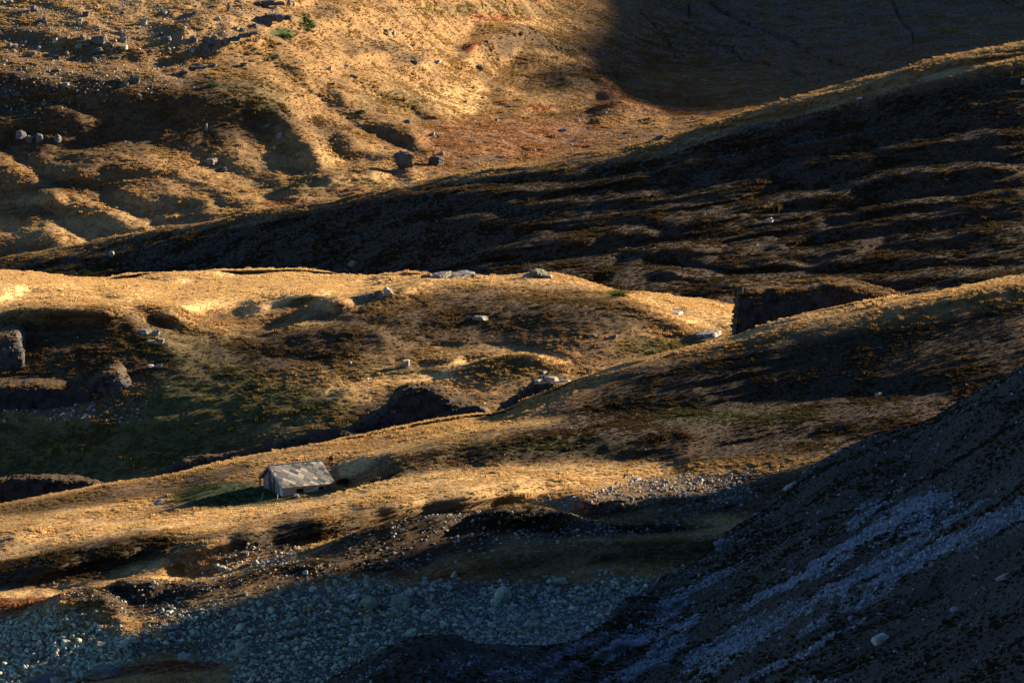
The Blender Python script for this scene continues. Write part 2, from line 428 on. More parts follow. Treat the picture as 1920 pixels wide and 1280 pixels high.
for (h, wn, wf, pts) in [
    # valley slope: brows of the spur, the dark face below it, terraces, knolls in the valley floor
    (4.5, 14, 30, [(-40, 110), (60, 116), (130, 124), (200, 128), (280, 133), (340, 138), (400, 133), (460, 130), (505, 142), (545, 168), (585, 203), (620, 226)]),
    (2.6, 12, 24, [(330, 165), (400, 160), (470, 165), (520, 190), (570, 235), (620, 280)]),
    (2.2, 7, 10, [(-20, 210), (40, 206), (90, 198), (125, 202), (160, 215)]),
    (3.0, 11, 16, [(90, 312), (150, 292), (210, 283), (280, 290), (340, 308), (400, 328), (450, 345), (520, 370)]),
    (2.4, 8, 12, [(-20, 275), (30, 303), (70, 330), (110, 352)]),
    (2.6, 8, 14, [(50, 362), (110, 357), (160, 369), (210, 385), (250, 404), (285, 418)]),
    (2.2, 8, 12, [(-30, 395), (40, 394), (80, 404), (115, 425)]),
    (1.8, 8, 12, [(225, 348), (300, 345), (360, 358), (410, 376)]),
    (1.6, 6, 10, [(315, 400), (380, 391), (430, 394), (480, 385), (525, 388)]),
    (2.0, 7, 14, [(-20, 442), (60, 431), (110, 437), (165, 456)]),
    (2.2, 8, 14, [(540, 345), (600, 325), (660, 310), (720, 300)]),
    (2.5, 8, 14, [(630, 133), (700, 130), (760, 150), (810, 175), (850, 194)]),
    (2.2, 8, 14, [(630, 156), (690, 180), (740, 210), (790, 236)]),
    (2.2, 8, 14, [(660, 70), (705, 78), (745, 92), (790, 112)]),
    (2.4, 8, 14, [(640, 242), (700, 262), (745, 282), (780, 305)]),
    (2.6, 9, 16, [(870, 76), (915, 52), (980, 46), (1030, 54), (1070, 72), (1100, 92)]),
    (2.0, 7, 10, [(870, 92), (920, 72), (975, 66), (1020, 76), (1060, 92)]),
    (3.0, 10, 18, [(925, 162), (990, 132), (1050, 115), (1100, 117), (1145, 140), (1175, 168)]),
    (1.8, 8, 12, [(960, 182), (1020, 160), (1090, 155), (1150, 168)]),
    (1.6, 7, 10, [(1120, 204), (1160, 192), (1200, 191), (1240, 203)]),
    (2.2, 7, 10, [(340, 38), (380, 22), (430, 28)]), (2.2, 7, 10, [(400, 62), (440, 52), (490, 52)]),
    (2.4, 7, 10, [(430, 22), (490, 12), (540, 10), (580, 22)]),
    (2.4, 8, 12, [(590, 14), (640, 2), (690, 10), (730, 30)]),
    (1.6, 6, 10, [(90, 62), (150, 66), (220, 74), (280, 88)]), (1.5, 6, 10, [(-10, 84), (60, 86), (120, 100)]),
]:
    Fl.crest(pts, min(0.95, 0.42 * h), 1.6 * wn)
for (h, wn, wf, pts) in [
    # shaded hillside: terracettes and swells that catch the last light
    (1.6, 6, 14, [(1280, 266), (1400, 236), (1500, 214), (1620, 182), (1700, 160), (1800, 131), (1920, 104), (2000, 88)]),
    (1.5, 6, 10, [(1260, 286), (1350, 262), (1450, 242), (1545, 206)]),
    (1.8, 6, 10, [(1180, 330), (1280, 304), (1380, 287), (1450, 268), (1520, 251), (1610, 230)]),
    (1.6, 5, 9, [(1380, 290), (1500, 266), (1620, 241), (1720, 226)]),
    (2.4, 7, 10, [(1260, 410), (1340, 396), (1410, 379), (1460, 361), (1510, 355), (1570, 357)]),
    (2.2, 6, 10, [(1570, 350), (1640, 326), (1700, 315), (1770, 308)]),
    (2.2, 6, 10, [(1590, 393), (1660, 379), (1720, 373), (1800, 370), (1860, 362), (1950, 352)]),
    (2.0, 6, 10, [(1570, 424), (1660, 406), (1740, 396), (1830, 384), (1950, 371)]),
    (2.0, 6, 10, [(1740, 322), (1800, 306), (1860, 304), (1910, 310)]),
    (2.2, 6, 10, [(840, 480), (920, 466), (970, 456), (1010, 442), (1060, 440), (1110, 442)]),
    (2.0, 6, 10, [(1040, 448), (1100, 435), (1140, 429), (1180, 425), (1240, 430)]),
    (1.8, 6, 9, [(910, 492), (990, 493), (1040, 490), (1090, 480), (1140, 475)]),
    (1.6, 6, 9, [(760, 508), (860, 498), (940, 495)]), (1.8, 6, 9, [(1020, 512), (1090, 500), (1140, 490), (1200, 480)]),
    (2.0, 6, 9, [(1190, 464), (1240, 456), (1290, 455), (1340, 444)]), (1.8, 6, 9, [(1140, 506), (1200, 496), (1270, 500)]),
    (1.8, 6, 9, [(1270, 462), (1350, 459), (1430, 455), (1490, 446)]), (2.0, 6, 9, [(1410, 477), (1480, 469), (1560, 459), (1630, 449)]),
    (1.5, 5, 8, [(1370, 492), (1440, 485), (1490, 485)]), (2.0, 6, 9, [(1260, 500), (1330, 512), (1380, 519)]),
    (2.4, 6, 10, [(1310, 538), (1380, 521), (1440, 514), (1500, 514), (1570, 514)]),
    (2.0, 6, 10, [(1550, 509), (1620, 510), (1700, 510), (1780, 503), (1850, 505), (1950, 502)]),
    (1.8, 6, 9, [(780, 366), (900, 352), (1060, 343), (1140, 332), (1220, 322)]), (1.6, 6, 9, [(700, 425), (780, 414), (860, 404), (960, 398)]),
    (1.6, 6, 9, [(960, 380), (1060, 372), (1160, 360), (1240, 356)]), (1.4, 6, 9, [(480, 452), (600, 440), (700, 446)]),
    (1.6, 6, 9, [(1640, 275), (1720, 262), (1830, 250), (1950, 232)]), (1.4, 6, 9, [(1700, 440), (1800, 432), (1950, 418)]),
    (1.4, 6, 9, [(1560, 480), (1660, 470), (1780, 466)]), (1.4, 6, 9, [(1480, 305), (1560, 292), (1650, 290)]),
    (1.2, 6, 9, [(60, 482), (180, 470), (300, 452), (420, 432), (560, 404)]),
]:
    E.crest(pts, 0.68 * h, 1.1 * wn); E.mask_line(E.gold, pts, 4.5, 0.55, 0.3)  # pale lines painted along the brows as grazing highlights
for (h, wn, wf, pts) in [
    # middle hill
    (1.3, 10, 30, [(-60, 508), (0, 508), (60, 511), (130, 520), (190, 530), (250, 541), (300, 549), (360, 553)]),
    (1.6, 8, 14, [(320, 556), (370, 541), (430, 531), (500, 525), (560, 522), (640, 521)]),
    (1.4, 7, 12, [(30, 560), (100, 556), (160, 557), (215, 568)]),
    (1.2, 6, 10, [(-20, 577), (110, 572), (230, 575), (290, 568), (355, 573)]),
    (1.4, 6, 12, [(470, 563), (540, 546), (600, 540), (650, 543)]),
    (1.6, 6, 12, [(545, 583), (600, 566), (650, 552), (700, 540), (760, 530), (792, 518)]),
    (1.0, 6, 10, [(240, 586), (320, 590), (380, 597), (425, 608)]),
    (1.2, 9, 10, [(-10, 588), (60, 580), (120, 577), (200, 580), (240, 585), (270, 604), (300, 620), (345, 642)]),
    (1.6, 5, 9, [(820, 664), (900, 655), (950, 660), (1000, 668), (1060, 688)]),
    (1.6, 5, 8, [(840, 696), (920, 681), (970, 673), (1015, 672)]),
    (1.2, 6, 9, [(560, 622), (640, 612), (690, 615), (730, 626)]),
    (1.6, 5, 8, [(610, 745), (660, 726), (720, 718), (790, 716), (840, 720)]),
    (1.0, 5, 8, [(760, 668), (820, 660), (860, 664)]),
    (1.0, 5, 8, [(-20, 745), (120, 770), (260, 778), (420, 770)]), (0.9, 5, 8, [(420, 690), (520, 676), (620, 690)]),
    (1.0, 5, 8, [(-20, 830), (90, 818), (180, 830)]),
    (1.4, 6, 12, [(1150, 545), (1200, 565), (1260, 590), (1320, 615), (1370, 632)]),
]:
    D.crest(pts, 0.65 * h, 1.6 * wn)
for (h, wn, wf, pts) in [
    # meadow slope with the hut
    (0.9, 4, 9, [(1260, 692), (1400, 655), (1500, 621), (1600, 591), (1720, 561), (1850, 536), (1960, 516)]),
    (1.2, 4, 8, [(610, 886), (665, 864), (756, 842), (834, 821), (938, 803), (1042, 794), (1150, 788), (1240, 784), (1340, 776), (1440, 766), (1540, 757), (1640, 751), (1770, 745)]),
    (0.8, 4, 7, [(620, 850), (720, 828), (800, 806), (900, 786), (1000, 762), (1100, 730)]),
    (0.9, 4, 8, [(-40, 990), (60, 975), (130, 965), (200, 957), (280, 947), (340, 935), (400, 922)]),
    (2.0, 5, 12, [(-60, 1060), (0, 1045), (60, 1032), (130, 1013), (200, 997), (300, 985), (400, 973), (480, 960), (560, 945), (640, 936), (700, 921), (760, 911), (840, 900), (940, 890), (1020, 887), (1100, 885), (1250, 882)]),
    (1.0, 3.5, 6, [(240, 1058), (320, 1028), (370, 1010), (420, 996), (480, 980)]),
    (1.0, 4, 6, [(50, 1118), (110, 1097), (160, 1085), (220, 1075), (310, 1059)]),
    (1.8, 4, 7, [(-30, 1115), (40, 1120), (100, 1122), (140, 1115), (180, 1103), (230, 1095), (290, 1094), (340, 1098), (390, 1097), (450, 1083), (510, 1065), (570, 1046), (620, 1035), (690, 1010), (760, 993), (850, 980), (930, 970), (990, 965), (1050, 968), (1110, 980), (1200, 985)]),
    (1.6, 4, 7, [(910, 974), (990, 948), (1050, 932), (1120, 915), (1200, 905), (1290, 893)]),
    (1.8, 4, 7, [(770, 1086), (860, 1065), (940, 1048), (1000, 1038), (1080, 1030), (1150, 1022), (1220, 1010), (1280, 998), (1370, 975), (1450, 940)]),
    (1.2, 4, 6, [(100, 1127), (180, 1125), (215, 1142), (245, 1168)]),
    (1.2, 3.5, 4, [(150, 1270), (240, 1249), (300, 1244), (360, 1240), (410, 1238)]),
    (0.8, 4, 8, [(180, 1215), (280, 1172), (360, 1152), (450, 1132), (530, 1112), (620, 1102), (700, 1094)]),
    
    (0.7, 4, 8, [(1300, 860), (1440, 842), (1560, 822)]), (0.6, 4, 8, [(700, 878), (820, 862), (960, 846), (1100, 836)]),
]:
    B.crest(pts, min(1.4, 0.8 * h), 3.9 * wn)
for (h, wn, wf, pts) in [
    (0.8, 4, 5, [(1180, 1200), (1400, 1120), (1600, 1020), (1800, 900)]),
    (1.0, 5, 6, [(1300, 1250), (1500, 1170), (1700, 1080), (1900, 960)]),
    (0.8, 4, 5, [(1640, 830), (1700, 812), (1800, 780), (1920, 740)]),
]:
    A.crest(pts, h, 3 * wn)

A.apply_crests(0.25, (90, 30), 0.45); B.apply_crests(0.5, (230, 12), 0.2); D.apply_crests(0.25, (150, 11), 0.0); E.apply_crests(0.7, (170, 9), 0.13); Fl.apply_crests(0.3, (60, 12), -0.05)
B.mask_poly(B.heath, [(1180, 690), (1400, 650), (1920, 560), (1920, 860), (1300, 870), (900, 870), (640, 900), (800, 840), (1000, 800)], 1.0, 30)  # heath pushed to full so this slope reads as shaded
B.mask_poly(B.heath, [(560, 1055), (660, 1015), (850, 985), (1000, 972), (1120, 985), (1350, 985), (1200, 1020), (1000, 1040), (780, 1085), (600, 1095), (420, 1130), (300, 1165), (250, 1150), (420, 1100)], 0.95)  # from here on, heath between brows, deepened to set off their light
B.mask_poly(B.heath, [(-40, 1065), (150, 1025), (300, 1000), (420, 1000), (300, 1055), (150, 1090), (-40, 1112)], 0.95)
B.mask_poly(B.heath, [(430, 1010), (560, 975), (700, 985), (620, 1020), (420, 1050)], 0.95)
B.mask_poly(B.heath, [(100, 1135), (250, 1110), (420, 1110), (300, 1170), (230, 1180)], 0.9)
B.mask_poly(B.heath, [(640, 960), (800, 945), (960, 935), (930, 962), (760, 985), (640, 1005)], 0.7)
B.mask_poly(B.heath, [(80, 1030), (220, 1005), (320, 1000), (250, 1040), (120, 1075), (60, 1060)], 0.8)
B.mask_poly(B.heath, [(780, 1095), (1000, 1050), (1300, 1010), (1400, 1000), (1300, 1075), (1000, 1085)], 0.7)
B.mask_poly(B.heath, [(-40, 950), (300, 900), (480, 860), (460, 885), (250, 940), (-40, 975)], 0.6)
SCREE = [(165, 1218), (280, 1174), (360, 1154), (450, 1134), (530, 1114), (620, 1103), (700, 1093), (800, 1090), (960, 1092), (1100, 1097), (1280, 1085), (1420, 1020), (1500, 1300), (420, 1300), (440, 1245), (300, 1228)]
SCREE_L = [(-60, 1168), (80, 1160), (200, 1182), (250, 1200), (235, 1240), (150, 1262), (130, 1300), (-60, 1300)]
SCREE_M = [(980, 955), (1060, 925), (1180, 905), (1320, 892), (1440, 890), (1400, 940), (1300, 975), (1150, 975)]
B.mask_poly(B.scree, SCREE, 0.9); B.mask_poly(B.scree, SCREE_L, 0.5); B.mask_poly(B.scree, SCREE_M, 0.5)
B.mask_ell(B.green, 430, 928, 110, 20, 1.0); B.mask_ell(B.green, 545, 934, 80, 9, 0.6); B.mask_ell(B.green, 650, 905, 50, 10, 0.5)
B.mask_ell(B.green, 330, 1065, 30, 6, 0.7); B.mask_ell(B.green, 1400, 780, 160, 16, 0.4); B.mask_ell(B.green, 1000, 840, 200, 14, 0.3)
B.mask_ell(B.red, 50, 1138, 90, 16, 0.8); B.mask_ell(B.red, 20, 1168, 50, 7, 0.9); B.mask_ell(B.red, 400, 1048, 80, 12, 0.6)
B.mask_line(B.red, [(150, 1272), (240, 1256), (320, 1252), (400, 1246)], 10, 0.9); B.mask_line(B.red, [(320, 1182), (370, 1170), (430, 1162)], 6, 0.9)
B.mask_ell(B.red, 60, 1230, 60, 20, 0.5); B.mask_ell(B.heath, 560, 1190, 90, 9, 0.9); B.mask_ell(B.heath, 850, 1150, 120, 8, 0.8); B.mask_ell(B.heath, 1400, 930, 170, 50, 0.8); B.mask_ell(B.red, 780, 1085, 70, 8, 0.6); B.mask_ell(B.red, 1060, 935, 50, 8, 0.5)  # the widest heath oval stands in for fading light
D.mask_poly(D.heath, [(-40, 590), (250, 590), (340, 640), (560, 610), (800, 548), (1000, 540), (1130, 550), (1240, 610), (1000, 655), (700, 665), (640, 700), (300, 720), (-40, 720)], 0.82, 30)  # heath, made heavier so the front and gully read as shaded
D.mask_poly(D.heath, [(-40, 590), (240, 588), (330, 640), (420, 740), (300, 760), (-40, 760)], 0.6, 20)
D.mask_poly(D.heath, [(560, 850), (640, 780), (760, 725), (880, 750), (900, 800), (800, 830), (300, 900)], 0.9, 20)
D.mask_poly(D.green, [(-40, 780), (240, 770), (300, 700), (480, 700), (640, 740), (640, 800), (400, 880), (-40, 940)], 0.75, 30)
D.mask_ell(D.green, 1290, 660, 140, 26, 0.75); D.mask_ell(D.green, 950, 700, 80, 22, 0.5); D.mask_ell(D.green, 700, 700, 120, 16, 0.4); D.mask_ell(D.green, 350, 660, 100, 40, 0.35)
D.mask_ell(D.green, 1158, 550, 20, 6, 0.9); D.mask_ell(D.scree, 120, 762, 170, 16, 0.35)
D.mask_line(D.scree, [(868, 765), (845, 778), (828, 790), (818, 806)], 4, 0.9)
E.mask_poly(E.heath, [(-60, 500), (400, 425), (760, 358), (1000, 320), (1240, 280), (1500, 215), (1960, 110), (1960, 620), (-60, 620)], 0.84, 20)  # heath deepened to put the hillside's shade into its colour
Fl.mask_poly(Fl.heath, [(-40, 130), (300, 145), (470, 145), (560, 215), (480, 270), (300, 290), (-40, 300)], 0.55, 20)  # dark cover standing in for shade on the steep spur face
for (u, v, ru, rv, k) in ((1000, 100, 90, 22, .6), (1080, 160, 90, 24, .6), (720, 90, 50, 10, .5), (760, 112, 40, 12, .5), (80, 400, 60, 14, .4), (150, 350, 70, 12, .4), (600, 240, 70, 14, .3),
                          (120, 230, 120, 20, .4), (1090, 215, 90, 8, .5), (620, 24, 26, 14, .5), (70, 60, 60, 20, .25)):
    Fl.mask_ell(Fl.heath, u, v, ru, rv, k)  # dark ovals painted on the shaded sides of knolls and bumps
for (u, v, ru, rv, k) in ((930, 38, 46, 8, .9), (885, 98, 16, 6, .9), (980, 262, 200, 40, .55), (560, 385, 60, 8, .7), (1190, 110, 90, 40, .5), (1230, 195, 120, 26, .5), (830, 300, 60, 18, .5), (1010, 202, 30, 5, .8), (660, 360, 60, 8, .4)):
    Fl.mask_ell(Fl.red, u, v, ru, rv, k)
for (u, v, ru, rv, k) in ((531, 62, 26, 12, 1), (510, 106, 14, 6, .9), (397, 160, 14, 6, .9), (578, 44, 18, 8, .9), (572, 30, 10, 6, .9), (677, 209, 12, 4, .9), (1320, 90, 120, 40, .45), (760, 190, 90, 24, .3), (470, 190, 80, 40, .3), (505, 88, 10, 4, .8), (1060, 100, 36, 8, .6), (600, 350, 120, 20, .25), (900, 20, 160, 12, .35)):
    Fl.mask_ell(Fl.green, u, v, ru, rv, k)
Fl.mask_poly(Fl.green, [(1200, -60), (1960, -60), (1960, 90), (1500, 190), (1300, 130)], 0.12, 50)
Fl.mask_poly(Fl.red, [(1150, 60), (1300, -60), (1960, -60), (1960, 90), (1500, 190), (1300, 250)], 0.15, 60)
Fl.mask_poly(Fl.scree, [(1200, -60), (1960, -60), (1960, 90), (1500, 190), (1330, 130)], 0.55, 60)  # grey, with the red above, tints the valley's sky-lit shade
Fl.mask_poly(Fl.heath, [(1200, -60), (1960, -60), (1960, 90), (1500, 190), (1300, 250), (1200, 150)], 0.1, 50)
Fl.mask_ell(Fl.scree, 1160, 262, 140, 22, 0.5); Fl.mask_ell(Fl.scree, 900, 300, 50, 12, 0.35)
A.mask_poly(A.scree, [(1960, 880), (1800, 925), (1720, 905), (1640, 930), (1560, 990), (1450, 1050), (1330, 1080), (1220, 1160), (1000, 1230), (1000, 1300), (1500, 1300), (1640, 1180), (1780, 1060), (1960, 970)], 0.95, 30, 26)
A.mask_poly(A.scree, [(480, 1300), (760, 1225), (1000, 1225), (1400, 1300)], 0.6, 20, 20)
_q = A.V + 0.55 * (A.U - 1400)
A.scree *= 0.15 + 0.85 * sstep(-0.15, 0.35, fbm(A.U / 260, _q / 34, 1.0, 3, 81) + 0.35 * fbm(A.U / 30, _q / 14, 1.0, 2, 83))
A.scree[:] = np.maximum(A.scree, 0.15)
for pts, w in (([(1330, 8), (1370, 30), (1395, 45), (1440, 62), (1480, 76), (1520, 100), (1560, 115), (1600, 125), (1640, 140)], 2.0), ([(1280, 40), (1310, 50), (1335, 62)], 1.7),
               ([(1330, 80), (1370, 92), (1392, 112), (1440, 122), (1480, 134), (1540, 140)], 1.7), ([(1668, 0), (1680, 20), (1690, 40), (1710, 60), (1712, 80)], 1.7),
               ([(1880, 0), (1920, 18), (1960, 30)], 2.0), ([(1290, 0), (1292, 30)], 2.0), ([(1200, 20), (1240, 60), (1260, 90)], 2.0)):
    tr = np.zeros(Fl.shape); Fl.mask_line(tr, pts, w, 1.0, 0.15, 6); Fl.heath = np.maximum(Fl.heath, 0.6 * tr); Fl.Z -= 0.8 * tr
for (pts, w, k) in (([(-60, 1054), (60, 1027), (200, 992), (400, 968), (560, 940), (640, 931), (760, 906), (940, 885), (1250, 878)], 13, 1.0), ([(640, 945), (760, 935), (940, 915), (1050, 905), (1150, 898)], 28, 0.7),
                    ([(-60, 1010), (100, 1000), (250, 975)], 26, 0.5), ([(270, 1040), (370, 1001), (480, 966), (600, 945)], 10, 0.9), ([(-40, 985), (130, 962), (280, 944), (400, 918)], 9, 0.7),
                    ([(50, 1114), (160, 1082), (310, 1056)], 8, 0.8), ([(-30, 1110), (100, 1117), (180, 1099), (290, 1089), (390, 1092), (510, 1060), (620, 1031)], 8, 0.8), ([(930, 962), (1050, 927), (1200, 900)], 7, 0.6),
                    ([(770, 1080), (940, 1043), (1150, 1017), (1370, 970)], 8, 0.6), ([(640, 868), (756, 838), (938, 799), (1240, 780), (1540, 753), (1770, 741)], 6, 0.8), ([(0, 940), (300, 890), (500, 848), (700, 810), (930, 770)], 8, 0.4),
                    ([(1100, 700), (1380, 628), (1660, 560), (1920, 516)], 10, 0.6)):
    B.mask_line(B.gold, pts, w, k, 0.3)  # paler dry grass along the brows, brightened to act as highlights
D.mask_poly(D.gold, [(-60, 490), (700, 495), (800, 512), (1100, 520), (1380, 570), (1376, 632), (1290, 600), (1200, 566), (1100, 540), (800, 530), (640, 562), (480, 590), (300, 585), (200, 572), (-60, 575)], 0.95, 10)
for (pts, w) in (([(820, 660), (900, 651), (1000, 664), (1060, 684)], 9), ([(840, 690), (920, 677), (1015, 668)], 8), ([(620, 738), (720, 713), (840, 714)], 9), ([(560, 616), (640, 608), (730, 622)], 9)):
    D.mask_line(D.gold, pts, w, 0.9, 0.3)
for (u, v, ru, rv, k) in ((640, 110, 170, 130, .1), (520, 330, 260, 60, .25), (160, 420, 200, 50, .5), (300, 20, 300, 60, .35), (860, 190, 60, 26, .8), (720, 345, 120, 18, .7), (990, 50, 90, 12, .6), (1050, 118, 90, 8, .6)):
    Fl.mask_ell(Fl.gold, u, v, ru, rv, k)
for L_, hb in ((A, 1.0), (B, 0.08), (D, 0.08), (E, 0.2), (Fl, 0.24)):  # full heath on the foreground slope paints in its shade
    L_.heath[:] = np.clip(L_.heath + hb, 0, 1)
# swells of the ground too broad for a single brow
for (u, v, h, ru, rd) in ((985, 96, 4.5, 11, 22), (1085, 168, 4.5, 12, 18), (1185, 206, 1.6, 8, 10), (905, 118, 1.5, 5, 9)):
    Fl.bump(u, v, h, ru, rd)
for (u, v, h, ru, rd) in ((850, 1030, 2.2, 13, 6), (300, 1126, 1.2, 9, 5), (110, 1150, 1.0, 8, 4.5), (1090, 1058, 1.2, 12, 5), (1040, 985, 0.9, 8, 4), (520, 1085, 0.8, 9, 4)):
    B.bump(u, v, h, ru, rd)
for (u, v, h, ru, rd) in ((950, 700, 1.2, 7, 5), (640, 640, 0.8, 9, 7), (1060, 590, 1.0, 10, 8)):
    D.bump(u, v, h, ru, rd)
for (u, v, h, ru, rd) in ((1620, 880, 0.9, 4, 9), (1500, 935, 0.8, 4, 8), (1400, 1010, 0.9, 4, 8), (1290, 1090, 0.8, 4, 8), (1760, 830, 0.9, 4, 9), (1850, 780, 0.7, 3, 8), (1200, 1150, 0.7, 4, 7)):
    A.bump(u, v, h, ru, rd)
# build
A.detail(1.4, 0.6, 0.12, 2.5)
B.detail(0.25, 0.12, 0.05, 2.6)
D.detail(0.3, 0.35, 0.10, 2.8)
E.detail(0.9, 0.5, 0.12, 3.2)
Fl.detail(1.4, 0.8, 0.16, 3.6)
# the hut stands on a small levelled shelf of the meadow slope
HUT_TH = math.radians(27); HUT_Y = 561.0
_rx, _ry, _rz = unproj(552.5, 868.0, HUT_Y)
HUT_O = Vector((_rx, _ry, _rz - 2.95))
def shelf():
    R = Matrix.Rotation(HUT_TH, 4, 'Z')
    pts = []
    for (lx, ly, v) in ((-2.6, -2.75, 931), (2.7, -2.75, 917), (-2.6, 2.2, 921)):
        p = HUT_O + R @ Vector((lx, ly, 0)); u = 960 + FPX * p.x / (p.y * CP + 115 * SP)
        pts.append((p.x, p.y, float(unproj(u, v if ly < 0 else 0, p.y)[2]) if ly < 0 else None))
    (x0, y0, z0), (x1, y1, z1), (x2, y2, _) = pts
    ex, ey = (x1 - x0), (y1 - y0); L = math.hypot(ex, ey); s_ = (z1 - z0) / L; ex /= L; ey /= L
    al = (B.X - x0) * ex + (B.Y - y0) * ey; ac = -(B.X - x0) * ey + (B.Y - y0) * ex
    plane = z0 + s_ * al + 0.02 * ac
    du = np.maximum(np.abs(al - L / 2) - L / 2 - 0.6, 0); dv_ = np.maximum(np.abs(ac - 2.5) - 3.4, 0)
    w = 1 - sstep(0, 8.0, np.hypot(du, dv_))
    B.Z[:] = B.Z * (1 - w) + plane * w
shelf()
TURF = ground_material('turf_near', 1.0); TURF_MID = ground_material('turf_middle', 1.3); TURF_FAR = ground_material('turf_far', 2.0, (0.25, 0.147, 0.056), (0.16, 0.094, 0.037))
A.build(ground_material('turf_shade_dark', 1.0, hcol=((0.022, 0.015, 0.009), (0.007, 0.006, 0.005))))  # darker copy of the turf, with shade put into its colour
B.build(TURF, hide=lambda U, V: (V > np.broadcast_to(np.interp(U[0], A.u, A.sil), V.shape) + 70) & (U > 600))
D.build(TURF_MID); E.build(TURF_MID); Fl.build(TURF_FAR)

# the mountain to the right, unseen, added and shaped to shadow the upper valley
def shadow_mountain():
    nx, ny = 90, 90
    xs = np.linspace(330, 3000, nx); ys = np.linspace(1300, 4200, ny)
    X, Y = np.meshgrid(xs, ys, indexing='ij')
    ridge = MT_H * sstep(1560, 1960, Y) + 40 * sstep(1950, 3500, Y)
    prof = np.where(X < 1390, sstep(330, 1390, X)**0.9, 1 - 0.5 * sstep(1390, 3000, X))
    Z = -190 + (ridge + 190) * prof + 12 * fbm(X, Y, 240, 4, 77) * prof
    idx = np.arange(nx * ny).reshape(nx, ny)
    F = np.stack([idx[:-1, :-1], idx[1:, :-1], idx[1:, 1:], idx[:-1, 1:]], -1).reshape(-1, 4)
    link('shadow_mountain', new_mesh('shadow_mountain', np.stack([X, Y, Z], -1).reshape(-1, 3), F, TURF_FAR), kind='structure')
MT_H = 228
shadow_mountain()

# ------------------------------------------------------------------ grass tussocks (geometry-node instances)
def grass_material():
    m = bpy.data.materials.new('dry_grass'); m.use_nodes = True; nt = m.node_tree; nt.nodes.clear()
    out = nd(nt, 'ShaderNodeOutputMaterial'); geo = nd(nt, 'ShaderNodeNewGeometry'); P = geo.outputs['Position']
    oi = nd(nt, 'ShaderNodeObjectInfo')
    at = nd(nt, 'ShaderNodeAttribute', attribute_name='zone', attribute_type='INSTANCER'); sp = nd(nt, 'ShaderNodeSeparateColor')
    nt.links.new(at.outputs['Color'], sp.inputs[0])
    n1 = noise_node(nt, P, 0.05, 4)
    c = mixc(nt, ramp(nt, n1, 0.38, 0.62), (0.47, 0.305, 0.12), (0.34, 0.205, 0.078))
    c = mixc(nt, mulf(nt, ramp(nt, oi.outputs['Random'], 0.3, 1.0), 0.5), c, (0.17, 0.108, 0.045))
    c = mixc(nt, mulf(nt, at.outputs['Alpha'], 0.85), c, (0.56, 0.385, 0.17))
    c = mixc(nt, sp.outputs[2], c, (0.038, 0.027, 0.0125))  # heath colour, also the darkening painted on shaded slopes
    c = mixc(nt, sp.outputs[0], c, (0.034, 0.046, 0.012))
    c = mixc(nt, sp.outputs[1], c, (0.16, 0.05, 0.018))
    df = nd(nt, 'ShaderNodeBsdfDiffuse'); tr = nd(nt, 'ShaderNodeBsdfTranslucent'); mx = nd(nt, 'ShaderNodeMixShader')
    mx.inputs[0].default_value = 0.3
    nt.links.new(c, df.inputs[0]); nt.links.new(c, tr.inputs[0])
    nt.links.new(df.outputs[0], mx.inputs[1]); nt.links.new(tr.outputs[0], mx.inputs[2]); nt.links.new(mx.outputs[0], out.inputs[0])
    return m

GRASS = grass_material()
def tussock_mesh(k, blades=46):
    r = np.random.default_rng(100 + k); V = []; F = []
    for i in range(blades):
        a = r.uniform(0, 2 * math.pi); rad = 0.42 * math.sqrt(r.uniform(0, 1)); x, y = rad * math.cos(a), rad * math.sin(a)
        out = 0.25 + 0.5 * rad; h = r.uniform(0.18, 0.34) * (1 - 0.5 * rad)
        t = r.uniform(0, 2 * math.pi); w = r.uniform(0.05, 0.09)
        dx, dy = w * math.cos(t), w * math.sin(t)
        ex, ey = x + out * h * math.cos(a) + r.normal(0, 0.05), y + out * h * math.sin(a) + r.normal(0, 0.05)
        n = len(V); mx, my = x + 0.35 * (ex - x), y + 0.35 * (ey - y)
        V += [(x - dx, y - dy, -0.15), (x + dx, y + dy, -0.15), (mx + 0.8 * dx, my + 0.8 * dy, 0.6 * h), (mx - 0.8 * dx, my - 0.8 * dy, 0.6 * h), (ex, ey, h)]
        F += [(n, n + 1, n + 2), (n, n + 2, n + 3), (n + 3, n + 2, n + 4)]
    return new_mesh('tussock', np.array(V), np.array(F), GRASS, smooth=False)

TUSS = bpy.data.collections.new('tussock_shapes')
for k in range(6):
    o = bpy.data.objects.new('tussock_shape', tussock_mesh(k)); TUSS.objects.link(o)

